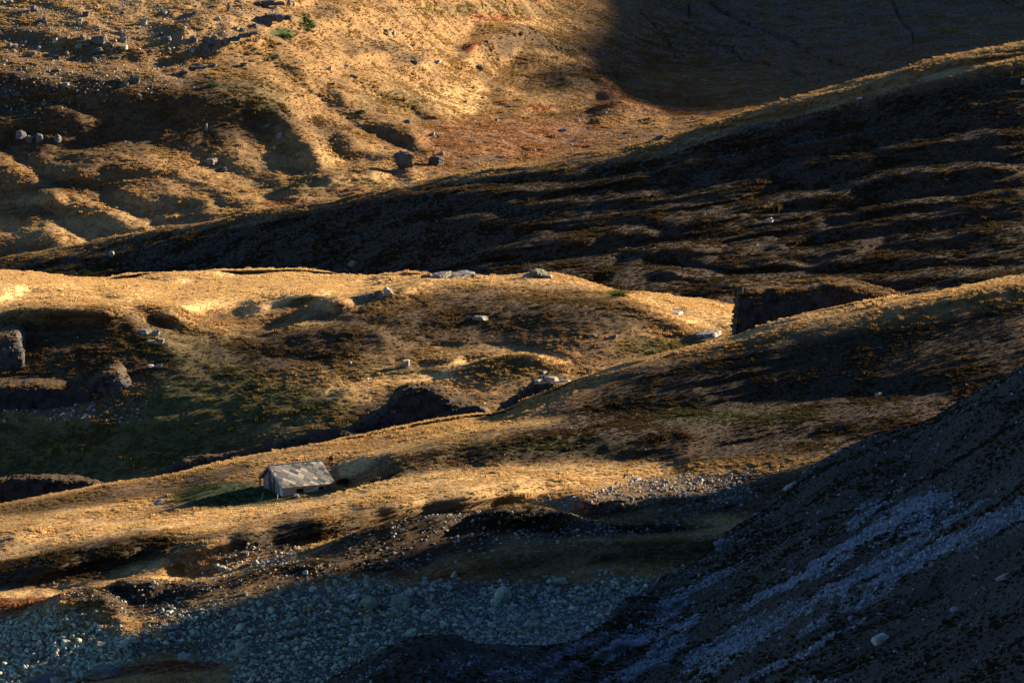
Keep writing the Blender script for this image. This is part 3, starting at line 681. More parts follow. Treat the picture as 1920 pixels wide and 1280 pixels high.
def scatter_tree(coll):
    g = bpy.data.node_groups.new('scatter_' + coll.name, 'GeometryNodeTree')
    g.interface.new_socket('Geometry', in_out='INPUT', socket_type='NodeSocketGeometry')
    g.interface.new_socket('Geometry', in_out='OUTPUT', socket_type='NodeSocketGeometry')
    i = g.nodes.new('NodeGroupInput'); o = g.nodes.new('NodeGroupOutput')
    ci = g.nodes.new('GeometryNodeCollectionInfo'); ci.inputs['Collection'].default_value = coll; ci.inputs['Separate Children'].default_value = True
    ci.inputs['Reset Children'].default_value = True
    ip = g.nodes.new('GeometryNodeInstanceOnPoints'); ip.inputs['Pick Instance'].default_value = True
    ar = g.nodes.new('GeometryNodeInputNamedAttribute'); ar.data_type = 'FLOAT_VECTOR'; ar.inputs['Name'].default_value = 'turn'
    sc = g.nodes.new('GeometryNodeInputNamedAttribute'); sc.data_type = 'FLOAT_VECTOR'; sc.inputs['Name'].default_value = 'size'
    pk = g.nodes.new('GeometryNodeInputNamedAttribute'); pk.data_type = 'INT'; pk.inputs['Name'].default_value = 'pick'
    L = g.links.new
    L(i.outputs[0], ip.inputs['Points']); L(ci.outputs[0], ip.inputs['Instance']); L(pk.outputs[0], ip.inputs['Instance Index'])
    L(ar.outputs[0], ip.inputs['Rotation']); L(sc.outputs[0], ip.inputs['Scale']); L(ip.outputs[0], o.inputs[0])
    return g
TUSS_TREE = scatter_tree(TUSS)

def scatter(name, tree, pts, turn, size, pick, zone, label, cat):
    me = bpy.data.meshes.new(name); n = len(pts)
    me.vertices.add(n); me.vertices.foreach_set('co', np.ascontiguousarray(pts, np.float32).ravel())
    for nm, ty, arr, key in (('turn', 'FLOAT_VECTOR', turn, 'vector'), ('size', 'FLOAT_VECTOR', size, 'vector'), ('pick', 'INT', pick, 'value'), ('zone', 'FLOAT_COLOR', zone, 'color')):
        if arr is None: continue
        a = me.attributes.new(nm, ty, 'POINT'); a.data.foreach_set(key, np.ascontiguousarray(arr, np.int32 if ty == 'INT' else np.float32).ravel())
    o = link(name, me, kind='stuff', label=label, category=cat)
    md = o.modifiers.new('scatter', 'NODES'); md.node_group = tree
    return o

def sample_layer(L, n, weight=None, vlim=(-40, 1320), ulim=(-40, 1960), umargin=0):
    """random ground points, even over the ground's plan area, inside the view"""
    X, Y, Z = L.X[:L.nvis + 9], L.Y[:L.nvis + 9], L.Z[:L.nvis + 9]
    area = np.abs((X[:-1, 1:] - X[:-1, :-1])) * np.hypot(Y[1:, :-1] - Y[:-1, :-1], Z[1:, :-1] - Z[:-1, :-1])
    uu, vv = proj(X, Y, Z); uu, vv = uu[:-1, :-1], vv[:-1, :-1]
    w = area * ((uu > ulim[0]) & (uu < ulim[1]) & (vv > vlim[0]) & (vv < vlim[1]))
    if weight is not None: w = w * weight[:L.nvis + 9][:-1, :-1]
    cum = np.cumsum(w.ravel()); tot = cum[-1]
    if callable(n): n = n(tot)
    k = np.searchsorted(cum, rng.uniform(0, tot, int(n))); k = np.clip(k, 0, w.size - 1)
    r, c = np.unravel_index(k, w.shape); a, b = rng.uniform(0, 1, (2, len(k)))
    def bl(Q): return (Q[r, c] * (1 - a) + Q[r, c + 1] * a) * (1 - b) + (Q[r + 1, c] * (1 - a) + Q[r + 1, c + 1] * a) * b
    return np.stack([bl(X), bl(Y), bl(Z)], -1), r, c, tot

def grass(L, name, per_m2, size, vmin, label):
    wt = np.clip(1 - 0.95 * L.scree, 0, 1) * (0.6 + 0.4 * sstep(-0.25, 0.25, fbm(L.X, L.Y, 6, 2, 61))) * L.grassw
    p, r, c, tot = sample_layer(L, lambda t: t * per_m2, wt, vlim=vmin)
    n = len(p)
    turn = np.stack([rng.normal(0, 0.12, n), rng.normal(0, 0.12, n), rng.uniform(0, 6.28, n)], -1)
    sz = size * rng.lognormal(0, 0.4, n)
    sz = sz * (0.68 + 0.75 * sstep(-0.3, 0.5, fbm(p[:, 0], p[:, 1], 9, 3, 65)))
    S = np.stack([sz, sz, sz * rng.uniform(0.6, 1.15, n)], -1)
    zn = np.stack([L.green[r, c], L.red[r, c], L.heath[r, c], L.gold[r, c]], -1)
    scatter(name, TUSS_TREE, p, turn, S, rng.integers(0, 6, n), zn, label, 'grass')

for L_ in (A, B, D, E, Fl): L_.grassw = np.ones(L_.shape)
grass(B, 'dry_grass', 9.0, 0.27, (470, 1320), 'dry straw coloured grass tussocks covering the slope around the stone hut')
grass(D, 'dry_grass', 7.0, 0.32, (480, 960), 'dry golden grass tussocks covering the rounded middle hill')
grass(E, 'dry_grass', 4.0, 0.4, (60, 600), 'brown grass tussocks covering the long shaded hillside')
grass(Fl, 'dry_grass', 2.4, 0.52, (-30, 520), 'golden grass tussocks covering the far valley slope')
grass(A, 'dry_grass', 9.0, 0.2, (640, 1320), 'sparse dark grass tussocks on the shaded foreground slope')

# ------------------------------------------------------------------ rocks
ROCK = rock_material('grey_rock', (0.22, 0.205, 0.18), (0.07, 0.068, 0.063)); ROCK_PALE = rock_material('pale_rock', (0.28, 0.26, 0.225), (0.11, 0.104, 0.094), (0.2, 0.19, 0.11), 0.25)
ROCK_DARK = rock_material('dark_rock', (0.10, 0.096, 0.09), (0.03, 0.03, 0.03), (0.08, 0.08, 0.055), 0.3)
ROCK_GREEN = rock_material('lichened_rock', (0.28, 0.31, 0.245), (0.075, 0.087, 0.075), (0.30, 0.34, 0.18), 0.7)
ROCK_SHADE = rock_material('rock_shade_blue', (0.20, 0.22, 0.265), (0.055, 0.063, 0.08), (0.18, 0.21, 0.18), 0.3)  # bluish copy of the rock, sky light of the shade in its colour

def ico(sub):
    bm = bmesh.new(); bmesh.ops.create_icosphere(bm, subdivisions=sub, radius=1.0)
    V = np.array([v.co[:] for v in bm.verts]); F = np.array([[v.index for v in f.verts] for f in bm.faces]); bm.free()
    return V, F
ICO = {1: ico(1), 2: ico(2), 3: ico(3)}

def rock_shape(seed, sub=2, planes=13, rough=0.05, boxy=False):
    """an angular block: a ball cut by random planes; unit size, base at z = -1"""
    r = np.random.default_rng(seed); V, F = ICO[sub]
    N = r.normal(size=(planes, 3)); N /= np.linalg.norm(N, axis=1)[:, None]
    D = r.uniform(0.58, 0.95, planes)
    if boxy:
        ax = np.vstack([np.eye(3), -np.eye(3)]) + r.normal(0, 0.13, (6, 3)); ax /= np.linalg.norm(ax, axis=1)[:, None]
        N = np.vstack([ax, N[:4]]); D = np.concatenate([r.uniform(0.52, 0.7, 6), r.uniform(0.72, 0.9, 4)])
    dots = V @ N.T
    rad = np.where(dots > 0.05, D[None, :] / np.maximum(dots, 0.05), 9).min(1)
    P = V * np.minimum(rad, 1.25)[:, None]
    P += rough * r.normal(size=P.shape)
    lo, hi = P.min(0), P.max(0)
    return (P - (lo + hi) / 2) / ((hi - lo) / 2), F

ROCK_MESH = {}
def rock_mesh(kind, seed, mat, sub=2):
    key = (kind, seed, mat.name, sub)
    if key not in ROCK_MESH:
        P, F = rock_shape(seed + len(kind) * 37, sub, {'block': 9, 'slab': 11, 'round': 13, 'point': 12}.get(kind, 13), 0.035, kind in ('block', 'slab'))
        if kind == 'point': P[:, :2] *= (1 - 0.33 * (P[:, 2:3] + 1) / 2 * 1.5)
        ROCK_MESH[key] = new_mesh('boulder', P, F, mat, smooth=False)
    return ROCK_MESH[key]

def size_word(px):
    return 'large' if px >= 26 else 'middling' if px >= 14 else 'small'

PLACED = []
def boulder(L, u, v, w, h, kind='block', mat=None, label=None, group=None, tilt=0.0, seed=None, name='boulder', deep=None, sub=2):
    """boulder whose foot shows at pixel u, v and that shows w x h pixels"""
    x, y, z = L.at(u, v); m = y / FPX
    seed = int(rng.integers(0, 14)) if seed is None else seed
    me = rock_mesh(kind, seed, mat or ROCK, sub)
    o = link(name, me, label=label or '', category='boulder')
    if group: o['group'] = group
    W_, H_ = 0.5 * w * m, 0.5 * h * m
    dd = (deep or rng.uniform(0.7, 1.1)) * W_
    o.scale = (W_, dd, H_ * 1.2)
    o.rotation_euler = (rng.normal(0, 0.06), tilt + rng.normal(0, 0.05), rng.normal(0, 0.3))
    o.location = (x, y + 0.3 * dd, z + 0.72 * H_)
    PLACED.append(o)
    return o

P_, D_, G_, S_ = ROCK_PALE, ROCK_DARK, ROCK_GREEN, ROCK_SHADE
# the ones that can be told apart
for a in [
    (Fl, 757, 316, 40, 34, 'round', D_, 'largest dark boulder standing at the foot of the far golden slope'),
    (Fl, 815, 309, 32, 18, 'block', D_, 'broad low boulder just right of the largest dark boulder on the valley floor'),
    (Fl, 827, 291, 11, 9, 'round', None, 'small rounded boulder behind the broad low boulder on the valley floor'),
    (Fl, 736, 68, 12, 11, 'point', None, 'right one of two upright boulders high on the far slope'),
    (Fl, 724, 66, 11, 11, 'block', D_, 'left darker one of two upright boulders high on the far slope'),
    (Fl, 391, 308, 30, 12, 'slab', None, 'flat topped grey boulder lying alone below the dark spur face'),
    (Fl, 415, 322, 22, 6, 'slab', D_, 'thin dark slab just below the flat topped boulder under the spur'),
    (Fl, 62, 22, 20, 13, 'point', D_, 'dark pointed boulder near the top left corner'),
    (Fl, 81, 40, 14, 11, 'point', D_, 'dark leaning boulder below the pointed one at top left'),
    (Fl, 159, 31, 13, 10, 'block', D_, 'dark blocky boulder alone above the upper left boulder field'),
    (Fl, 267, 48, 15, 14, 'block', P_, 'bright pale square boulder right of the upper left boulder field'),
    (Fl, 306, 27, 11, 8, 'block', None, 'small two toned boulder right of the bright pale square boulder'),
    (Fl, 18, 90, 18, 12, 'point', D_, 'dark wedge shaped boulder at the left edge of the far slope'),
    (Fl, 58, 103, 16, 9, 'slab', None, 'low pale topped boulder right of the dark wedge at the left edge'),
    (Fl, 101, 78, 11, 9, 'block', P_, 'pale round topped boulder left of the upper boulder field'),
    (Fl, 105, 111, 15, 9, 'block', D_, 'dark boulder with bright right end under the pale round one'),
    (Fl, 146, 90, 16, 9, 'slab', None, 'light grey slab in the middle of the upper boulder field'),
    (Fl, 186, 82, 30, 16, 'block', D_, 'biggest block of the upper boulder field with a bright right face'),
    (Fl, 155, 74, 11, 8, 'block', P_, 'pale boulder left of the biggest block in the upper field'),
    (Fl, 229, 79, 17, 11, 'slab', P_, 'bright tilted slab right of the biggest block in the upper field'),
    (Fl, 180, 100, 28, 10, 'slab', D_, 'long dark boulder below the biggest block in the upper field'),
    (Fl, 182, 108, 22, 7, 'slab', D_, 'lowest dark slab of the upper boulder field'),
    (Fl, 214, 110, 20, 5, 'slab', D_, 'thin dark slab right of the lowest slab in the upper field'),
    (Fl, 231, 92, 18, 9, 'block', None, 'mottled boulder under the bright tilted slab'),
    (Fl, 282, 98, 11, 7, 'block', D_, 'small dark boulder on its own right of the upper field'),
    (Fl, 251, 156, 19, 19, 'block', D_, 'tall dark square boulder standing above the shaded spur face'),
    (Fl, 219, 153, 15, 10, 'point', D_, 'dark pointed boulder left of the tall square one'),
    (Fl, 228, 163, 24, 7, 'slab', D_, 'long flat dark boulder at the feet of the tall square one'),
    (Fl, 120, 161, 18, 7, 'slab', None, 'grey slab on the shaded ground left of the tall square boulder'),
    (Fl, 96, 170, 26, 8, 'slab', D_, 'dark sprawling boulder at the left of the shaded spur'),
    (Fl, 312, 80, 20, 10, 'slab', D_, 'tilted dark slab right of the upper boulder field'),
    (Fl, 300, 66, 13, 9, 'point', D_, 'small dark boulder above the tilted dark slab'),
    (Fl, 428, 24, 15, 17, 'point', None, 'upright grey boulder with a white right side near the top edge'),
    (Fl, 407, 39, 11, 8, 'slab', P_, 'small pale boulder lying in a hollow below the upright grey boulder'),
    (Fl, 361, 77, 24, 12, 'point', D_, 'dark triangular boulder alone on the golden slope'),
    (Fl, 477, 52, 16, 9, 'round', None, 'white faced round boulder in front of the dark ledge'),
    (Fl, 455, 61, 13, 9, 'block', None, 'grey boulder left of the white faced round one'),
    (Fl, 440, 56, 10, 6, 'block', P_, 'small pale stone at the left of three boulders before the ledge'),
    (Fl, 551, 12, 9, 9, 'point', P_, 'pale upright stone at the top end of the ledge'),
    (Fl, 617, 134, 7, 8, 'block', P_, 'lone white stone on the smooth golden slope'),
    (Fl, 472, 100, 15, 5, 'point', D_, 'flat dark stone on the spur below the green shrubs'),
    (Fl, 38, 262, 22, 20, 'round', D_, 'left one of four dark rounded boulders in the shaded hollow'),
    (Fl, 54, 266, 13, 13, 'block', D_, 'second of four boulders in the shaded hollow, mottled grey'),
    (Fl, 72, 266, 15, 16, 'block', D_, 'third of four boulders in the shaded hollow, upright'),
    (Fl, 107, 268, 17, 16, 'round', D_, 'right one of four boulders in the shaded hollow, standing apart'),
    (Fl, 499, 236, 15, 5, 'slab', None, 'flat grey stone at the lower edge of the spur'),
    (Fl, 522, 259, 12, 11, 'slab', P_, 'white split boulder on the lower golden slope'),
    (Fl, 386, 246, 8, 15, 'point', None, 'narrow upright rock on the dark spur face'),
    (Fl, 445, 300, 6, 7, 'block', None, 'small square stone right of the flat topped boulder'),
    (Fl, 763, 231, 16, 7, 'slab', D_, 'dark flat boulder above the valley floor'),
    (Fl, 806, 256, 18, 5, 'slab', None, 'left flat stone of a pair on the orange valley floor'),
    (Fl, 823, 259, 10, 7, 'round', D_, 'right darker stone of a pair on the orange valley floor'),
    (Fl, 871, 193, 10, 4, 'slab', D_, 'dark stone in the bright dip of the valley'),
    (Fl, 904, 186, 12, 4, 'slab', P_, 'flat pale stone right of the dip in the valley'),
    (Fl, 1054, 247, 16, 6, 'slab', P_, 'pale boulder group stone on the stony valley floor'),
    (Fl, 912, 80, 12, 6, 'block', D_, 'dark stone on the left shoulder of the upper knoll'),
    (Fl, 897, 133, 14, 12, 'round', D_, 'dark round boulder beside the lower knoll'),
    (Fl, 777, 121, 13, 8, 'block', D_, 'dark boulder under a shadowed bump on the slope'),
    (Fl, 662, 146, 11, 6, 'block', None, 'grey boulder at the head of the bright terrace'),
    (Fl, 648, 125, 14, 4, 'slab', P_, 'flat pale rock above the bright terrace'),
    (Fl, 818, 119, 18, 6, 'slab', P_, 'long pale slab lying down the shaded slope'),
    (E, 1235, 263, 26, 9, 'slab', D_, 'dark boulder on the brow of the long shaded hillside'),
    (E, 1610, 187, 11, 6, 'slab', P_, 'pale stone high on the brow of the shaded hillside'),
    (E, 660, 498, 20, 11, 'round', None, 'rounded grey boulder on the shaded hillside above the middle hill'),
    (E, 207, 480, 12, 10, 'slab', P_, 'pale slab on the dark left end of the shaded hillside'),
    (E, 1440, 418, 18, 8, 'slab', P_, 'cluster stone gleaming on the dark centre of the shaded hillside'),
    (E, 1916, 158, 9, 12, 'block', None, 'pale boulder at the right edge of the shaded hillside'),
    (D, 900, 600, 30, 9, 'slab', None, 'flat grey rock on the face of the middle hill'),
    (D, 759, 687, 16, 15, 'block', P_, 'pale square boulder on the lower middle hill'),
    (D, 655, 684, 9, 7, 'block', P_, 'small pale stone left of the square boulder on the middle hill'),
    (D, 1107, 632, 20, 6, 'slab', D_, 'dark flat stone on the right face of the middle hill'),
    (D, 1152, 634, 16, 6, 'slab', D_, 'second dark flat stone on the right face of the middle hill'),
    (D, 1263, 590, 30, 6, 'slab', P_, 'pale slab on the right brow of the middle hill'),
    (D, 1328, 630, 42, 9, 'slab', P_, 'long pale slab above the green hollow'),
    (D, 1020, 700, 10, 6, 'block', P_, 'small pale stone above the sloping dark outcrop'),
    (B, 298, 944, 22, 7, 'slab', None, 'low grey rock in the meadow left of the hut'),
    (B, 362, 964, 9, 4, 'slab', P_, 'small pale stone in the meadow left of the hut'),
    (B, 1190, 902, 20, 6, 'slab', S_, 'flat bluish slab at the top of the stony patch'),
    (B, 1646, 741, 13, 7, 'block', P_, 'lone pale stone on the dark right slope'),
    (B, 285, 1094, 13, 7, 'point', P_, 'white stone on the crest of the lower fold'),
    (B, 245, 1085, 12, 6, 'slab', None, 'tawny stone left of the white stone on the lower fold'),
    (B, 415, 1070, 16, 11, 'block', P_, 'pale boulder in the reddish patch below the meadow'),
    (B, 405, 1064, 12, 9, 'round', None, 'grey boulder behind the pale one in the reddish patch'),
    (B, 478, 1058, 16, 12, 'round', None, 'grey boulder at the right end of the reddish patch'),
    (B, 490, 1062, 11, 9, 'block', P_, 'pale stone beside the grey boulder in the reddish patch'),
    (B, 380, 1082, 14, 9, 'block', None, 'grey stone below the reddish patch'),
    (B, 625, 1084, 14, 11, 'block', None, 'grey boulder on the dark fold above the scree'),
    (B, 572, 1076, 12, 8, 'block', P_, 'pale boulder on the dark fold left of centre'),
    (B, 692, 1143, 40, 30, 'round', G_, 'left one of two big greenish boulders at the top of the scree'),
    (B, 748, 1138, 38, 27, 'block', G_, 'right one of two big greenish boulders at the top of the scree'),
    (B, 942, 1128, 36, 32, 'round', G_, 'big round lichen covered boulder at the top centre of the scree'),
    (B, 928, 1136, 22, 16, 'block', G_, 'angular boulder leaning on the big round lichen covered one'),
    (B, 689, 1098, 28, 18, 'point', G_, 'greenish pointed boulder above the scree edge'),
    (B, 661, 1124, 24, 10, 'slab', P_, 'pale flat boulder left of the two big greenish ones'),
    (B, 767, 1116, 20, 14, 'slab', P_, 'pale tilted slab right of the scree edge boulders'),
    (B, 850, 1084, 16, 16, 'point', G_, 'upright stone on the crest above the scree'),
    (B, 768, 1192, 26, 12, 'slab', G_, 'long pale rimmed slab low in the scree'),
    (B, 893, 1173, 18, 9, 'slab', S_, 'bluish slab in the middle of the scree'),
    (B, 746, 1182, 18, 10, 'block', G_, 'greenish block above the long slab in the scree'),
    (B, 1000, 1180, 30, 16, 'block', G_, 'broad greenish block in the right part of the scree'),
    (B, 1050, 1092, 30, 10, 'slab', P_, 'group of pale slabs on the dark turf above the scree'),
    (B, 1134, 1074, 13, 10, 'point', P_, 'pale pointed stone on the dark turf right of centre'),
    (B, 80, 1290, 64, 26, 'round', D_, 'big dark boulder cut by the bottom edge at the left'),
    (B, 106, 1288, 28, 22, 'block', P_, 'pale fluted boulder leaning against the big dark one at the bottom edge'),
    (B, 192, 1270, 66, 22, 'slab', D_, 'long dark boulder in front of the red crest at bottom left'),
    (B, 122, 1214, 18, 15, 'block', G_, 'dark faced block in the left scree'),
    (B, 50, 1199, 16, 13, 'block', G_, 'pale green block at the upper end of the left scree'),
    (B, 345, 1241, 32, 17, 'block', P_, 'bright pale block at the end of the red crest'),
    (B, 455, 1228, 50, 24, 'point', G_, 'large triangular boulder in the lower left of the scree'),
    (B, 447, 1182, 18, 16, 'round', G_, 'round greenish boulder behind the triangular one in the scree'),
    (B, 541, 1162, 14, 20, 'point', G_, 'tall narrow boulder in the upper left scree'),
    (B, 188, 1216, 26, 12, 'block', G_, 'dark green boulder at the left tip of the scree'),
    (A, 1352, 1030, 26, 24, 'block', S_, 'upright square boulder on the shaded foreground slope'),
    (A, 1650, 1204, 34, 16, 'slab', P_, 'pale elongated slab lying on the dark foreground slope'),
    (A, 1790, 1146, 18, 13, 'round', S_, 'rounded grey boulder on the dark right slope'),
    (A, 1163, 1224, 36, 26, 'round', S_, 'large rounded boulder half lost in the shade at bottom centre'),
    (A, 1225, 1236, 26, 20, 'round', S_, 'rounded boulder right of the large shaded one at bottom centre'),
    (A, 1674, 1070, 16, 12, 'point', S_, 'pointed stone in the blue scree band'),
    (A, 1480, 870, 26, 7, 'slab', P_, 'pale tilted slab near the top of the foreground slope'),
    (A, 1880, 1085, 26, 8, 'slab', P_, 'long pale slab near the right edge of the foreground slope'),
]:
    L_, u, v, w, h, kind, mat, lab = a
    t = {'slab': -0.25, 'point': 0.1}.get(kind, 0) if L_ is not A else -0.45
    boulder(L_, u, v, w, h, kind, mat, lab, tilt=t if w < 30 else t * 0.3, sub=3 if w > 25 else 2)

LANDMARKS = [(757, 316, 'the largest valley boulder'), (186, 80, 'the biggest upper field block'), (62, 20, 'the dark pointed top left boulder'), (251, 150, 'the tall dark square boulder'),
             (18, 88, 'the dark wedge at the left edge'), (428, 20, 'the upright grey boulder'), (361, 74, 'the dark triangular boulder'), (267, 44, 'the bright pale square boulder'), (120, 160, 'the grey slab on the shoulder'),
             (1054, 245, 'the pale valley stones'), (1235, 260, 'the hillside brow boulder'), (942, 1115, 'the big round lichened boulder'), (720, 1130, 'the two big greenish boulders'), (455, 1220, 'the large triangular boulder'),
             (345, 1236, 'the bright block by the red crest'), (768, 1188, 'the long pale rimmed slab'), (541, 1155, 'the tall narrow scree boulder'), (80, 1285, 'the big bottom edge boulder'), (122, 1210, 'the dark faced left scree block'),
             (50, 1195, 'the pale green left scree block'), (1190, 900, 'the flat bluish slab'), (850, 1080, 'the upright stone above the scree'), (1352, 1022, 'the upright square shaded boulder'), (1650, 1198, 'the pale elongated slab'),
             (1790, 1140, 'the rounded grey shaded boulder'), (1163, 1212, 'the large bottom centre boulder'), (1674, 1065, 'the pointed blue scree stone'), (1000, 1174, 'the broad greenish block'), (415, 1066, 'the pale reddish patch boulder')]
USED_LABELS = set()
def tell_apart(u, v, w, kind, mat, noun):
    du, dv, ph = min(((u - a, v - b, c) for a, b, c in LANDMARKS), key=lambda t: t[0]**2 + (1.6 * t[1])**2)
    dist = math.hypot(du, 1.6 * dv); ang = math.degrees(math.atan2(-dv * 1.6, du)) % 360
    dirs = ('right of', 'up and right of', 'above', 'up and left of', 'left of', 'down and left of', 'below', 'down and right of')
    tone = {'grey_rock': 'grey', 'pale_rock': 'pale', 'dark_rock': 'dark', 'lichened_rock': 'greenish', 'rock_shade_blue': 'bluish'}[mat.name]
    shape = {'block': 'blocky', 'slab': 'flat', 'round': 'rounded', 'point': 'pointed'}[kind]
    size = 'large' if w >= 20 else 'middling' if w >= 11 else 'small'
    near = 'close ' if dist < 28 else '' if dist < 75 else 'some way ' if dist < 140 else 'far '
    lab = f"{size} {tone} {shape} {noun} {near}{dirs[int((ang + 22.5) // 45) % 8]} {ph}"
    if lab in USED_LABELS or len(lab.split()) > 16: return None
    USED_LABELS.add(lab); return lab

# further boulders of each stretch that look alike
def zone_boulders(L, n, poly, wr, mats, label, group, kinds=('block', 'slab', 'round', 'point')):
    P = np.array(poly, float); lo, hi = P.min(0), P.max(0); k = 0
    while k < n:
        u, v = rng.uniform(lo[0], hi[0]), rng.uniform(lo[1], hi[1]); ins = False
        for i in range(len(P)):
            (x1, y1), (x2, y2) = P[i], P[(i + 1) % len(P)]
            if (y1 > v) != (y2 > v) and u < (x2 - x1) * (v - y1) / (y2 - y1) + x1: ins = not ins
        if not ins: continue
        w = wr[0] * (wr[1] / wr[0])**(rng.uniform()**2); kd = str(rng.choice(kinds))
        h = w * {'slab': 0.4, 'block': 0.72, 'round': 0.75, 'point': 0.85}[kd] * rng.uniform(0.8, 1.2)
        mt = mats[int(rng.integers(len(mats)))]; lab = tell_apart(u, v, w, kd, mt, 'stone' if w < 8 else 'boulder')
        if lab is None: continue
        boulder(L, u, v, w, h, kd, mt, lab, group, tilt=float(rng.normal(0, 0.25)), sub=2)
        k += 1
zone_boulders(Fl, 46, [(0, 0), (520, 0), (480, 40), (380, 90), (300, 125), (0, 115)], (5, 11), (ROCK, P_, ROCK, D_), 'small boulder strewn among many others on the upper left golden slope', 'boulders strewn over the upper left slope')
zone_boulders(Fl, 14, [(110, 55), (260, 50), (270, 110), (120, 112)], (7, 13), (ROCK, P_, D_), 'boulder packed in the dense cluster of the upper left slope', 'boulders packed in the upper left cluster')
zone_boulders(Fl, 16, [(0, 130), (330, 140), (330, 200), (0, 200)], (5, 10), (ROCK, D_), 'small dark boulder on the shaded shoulder at upper left', 'boulders on the shaded shoulder')
zone_boulders(Fl, 12, [(880, 210), (1250, 200), (1260, 262), (900, 310)], (5, 9), (ROCK, P_), 'small boulder on the reddish stony valley floor', 'boulders on the valley floor')
zone_boulders(B, 56, [(300, 1175), (600, 1110), (1000, 1098), (1100, 1105), (960, 1190), (700, 1230), (560, 1275), (420, 1270), (430, 1225), (300, 1225)], (10, 20), (G_, G_, ROCK, S_), 'lichen tinted boulder heaped among others in the grey green scree', 'boulders heaped in the scree')
zone_boulders(B, 22, [(0, 1175), (90, 1165), (210, 1190), (225, 1230), (120, 1258), (0, 1262)], (9, 18), (G_, ROCK, P_), 'pale boulder among red heath in the left scree patch', 'boulders in the left scree patch')
zone_boulders(B, 20, [(1000, 955), (1080, 925), (1300, 900), (1420, 900), (1300, 970), (1120, 970)], (8, 15), (ROCK, S_, P_), 'grey boulder on the stony strip under the golden fold', 'boulders on the stony strip')
zone_boulders(B, 16, [(690, 1000), (900, 990), (1100, 1000), (1050, 1025), (760, 1060)], (7, 12), (P_, ROCK), 'pale stone on the dark hump below the golden fold', 'stones on the dark hump')
zone_boulders(A, 26, [(1300, 1080), (1500, 1020), (1800, 940), (1900, 980), (1600, 1200), (1250, 1260)], (9, 18), (S_, ROCK), 'dim grey boulder in the blue scree of the foreground slope', 'boulders in the blue foreground scree')

# loose stones, far too many to count
def stone_mesh(k, mat):
    P, F = rock_shape(500 + k, 2, 7 + k % 4, 0.03, k % 2 == 0)
    return new_mesh('stone', P * (0.5, 0.5, 0.32 + 0.06 * (k % 4)), F, mat, smooth=False)
STONE_TREES = {}
for key, m in (('grey', ROCK), ('pale', ROCK_PALE), ('green', ROCK_GREEN), ('shade', ROCK_SHADE)):
    c = bpy.data.collections.new('stones_' + key)
    for k in range(10): c.objects.link(bpy.data.objects.new('stone_shape', stone_mesh(k, m)))
    STONE_TREES[key] = scatter_tree(c)

def stones(L, n, weight, px, tree, label, vlim=(-40, 1320), name='loose_stones'):
    p, r, c, tot = sample_layer(L, n, weight, vlim=vlim)
    n = len(p); d = p[:, 1]
    w = px[0] * (px[1] / px[0])**(rng.uniform(0, 1, n)**2.2) * d / FPX
    S = np.stack([w, w * rng.uniform(0.6, 1.1, n), w * rng.uniform(0.6, 1.3, n)], -1)
    T = np.stack([rng.normal(0, 0.35, n), rng.normal(0, 0.35, n), rng.uniform(0, 6.28, n)], -1)
    p[:, 2] += 0.05 * w
    scatter(name, STONE_TREES[tree], p, T, S, rng.integers(0, 10, n), None, label, 'stones')

def zone_w(L, poly, soft=14):
    a = np.zeros(L.shape); L.mask_poly(a, poly, 1.0, soft, 12); return a
w_sc = zone_w(B, SCREE); w_l = zone_w(B, SCREE_L); w_m = zone_w(B, SCREE_M)
stones(B, 14000, w_sc, (3, 13), 'green', 'grey green scree of tumbled stones across the lower centre', (1050, 1320), 'scree')
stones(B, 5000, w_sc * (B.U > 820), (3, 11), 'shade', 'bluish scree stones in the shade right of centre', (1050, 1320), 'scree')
stones(B, 2600, w_l, (4, 14), 'green', 'pale stones of the left scree patch among red heath', (1140, 1320), 'scree')
stones(B, 1500, w_m, (3, 9), 'grey', 'grey stones scattered on the strip under the golden fold', (860, 1010))
hump = zone_w(B, [(640, 1020), (850, 985), (1000, 975), (1300, 985), (1250, 1010), (1000, 1035), (780, 1078), (640, 1090)])
stones(B, 900, hump, (2.5, 8), 'pale', 'pale stones sprinkled over the dark hump', (960, 1110))
fold = zone_w(B, [(150, 1115), (420, 1105), (560, 1060), (640, 1080), (420, 1130), (280, 1175), (120, 1180), (90, 1140)], 20)
stones(B, 900, fold, (2.5, 7), 'pale', 'small pale stones on the brown fold at lower left', (1030, 1200))
stones(B, 500, zone_w(B, [(320, 1060), (420, 1030), (560, 1040), (520, 1075), (380, 1085)]), (3, 9), 'pale', 'stones among the reddish patch below the meadow', (1000, 1110))
stones(B, 700, np.ones(B.shape) * (B.V > 600), (2, 4.5), 'pale', 'sparse pale stones over the meadow slope', (600, 1120))
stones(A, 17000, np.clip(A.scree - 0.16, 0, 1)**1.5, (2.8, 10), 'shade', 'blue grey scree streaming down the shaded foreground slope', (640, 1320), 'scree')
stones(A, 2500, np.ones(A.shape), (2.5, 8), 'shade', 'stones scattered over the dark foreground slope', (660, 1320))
stones(D, 900, np.ones(D.shape), (2, 5), 'pale', 'sparse stones over the middle hill', (500, 920))
stones(D, 260, zone_w(D, [(0, 748), (150, 742), (270, 745), (260, 790), (0, 790)], 6), (3, 9), 'pale', 'pale rubble below the rock ledge at the left', (700, 860))
stones(D, 700, zone_w(D, [(560, 840), (700, 770), (900, 770), (900, 810), (700, 830), (300, 900)], 14), (2.5, 8), 'grey', 'grey stones in the dark gully', (740, 920))
stones(E, 1600, np.ones(E.shape), (1.4, 4), 'grey', 'sparse grey stones over the shaded hillside', (60, 590))
stones(Fl, 4200, zone_w(Fl, [(-40, -40), (560, -40), (500, 60), (380, 110), (300, 170), (-40, 220)], 20), (1.8, 6), 'pale', 'small stones strewn over the upper left slope', (-30, 260))
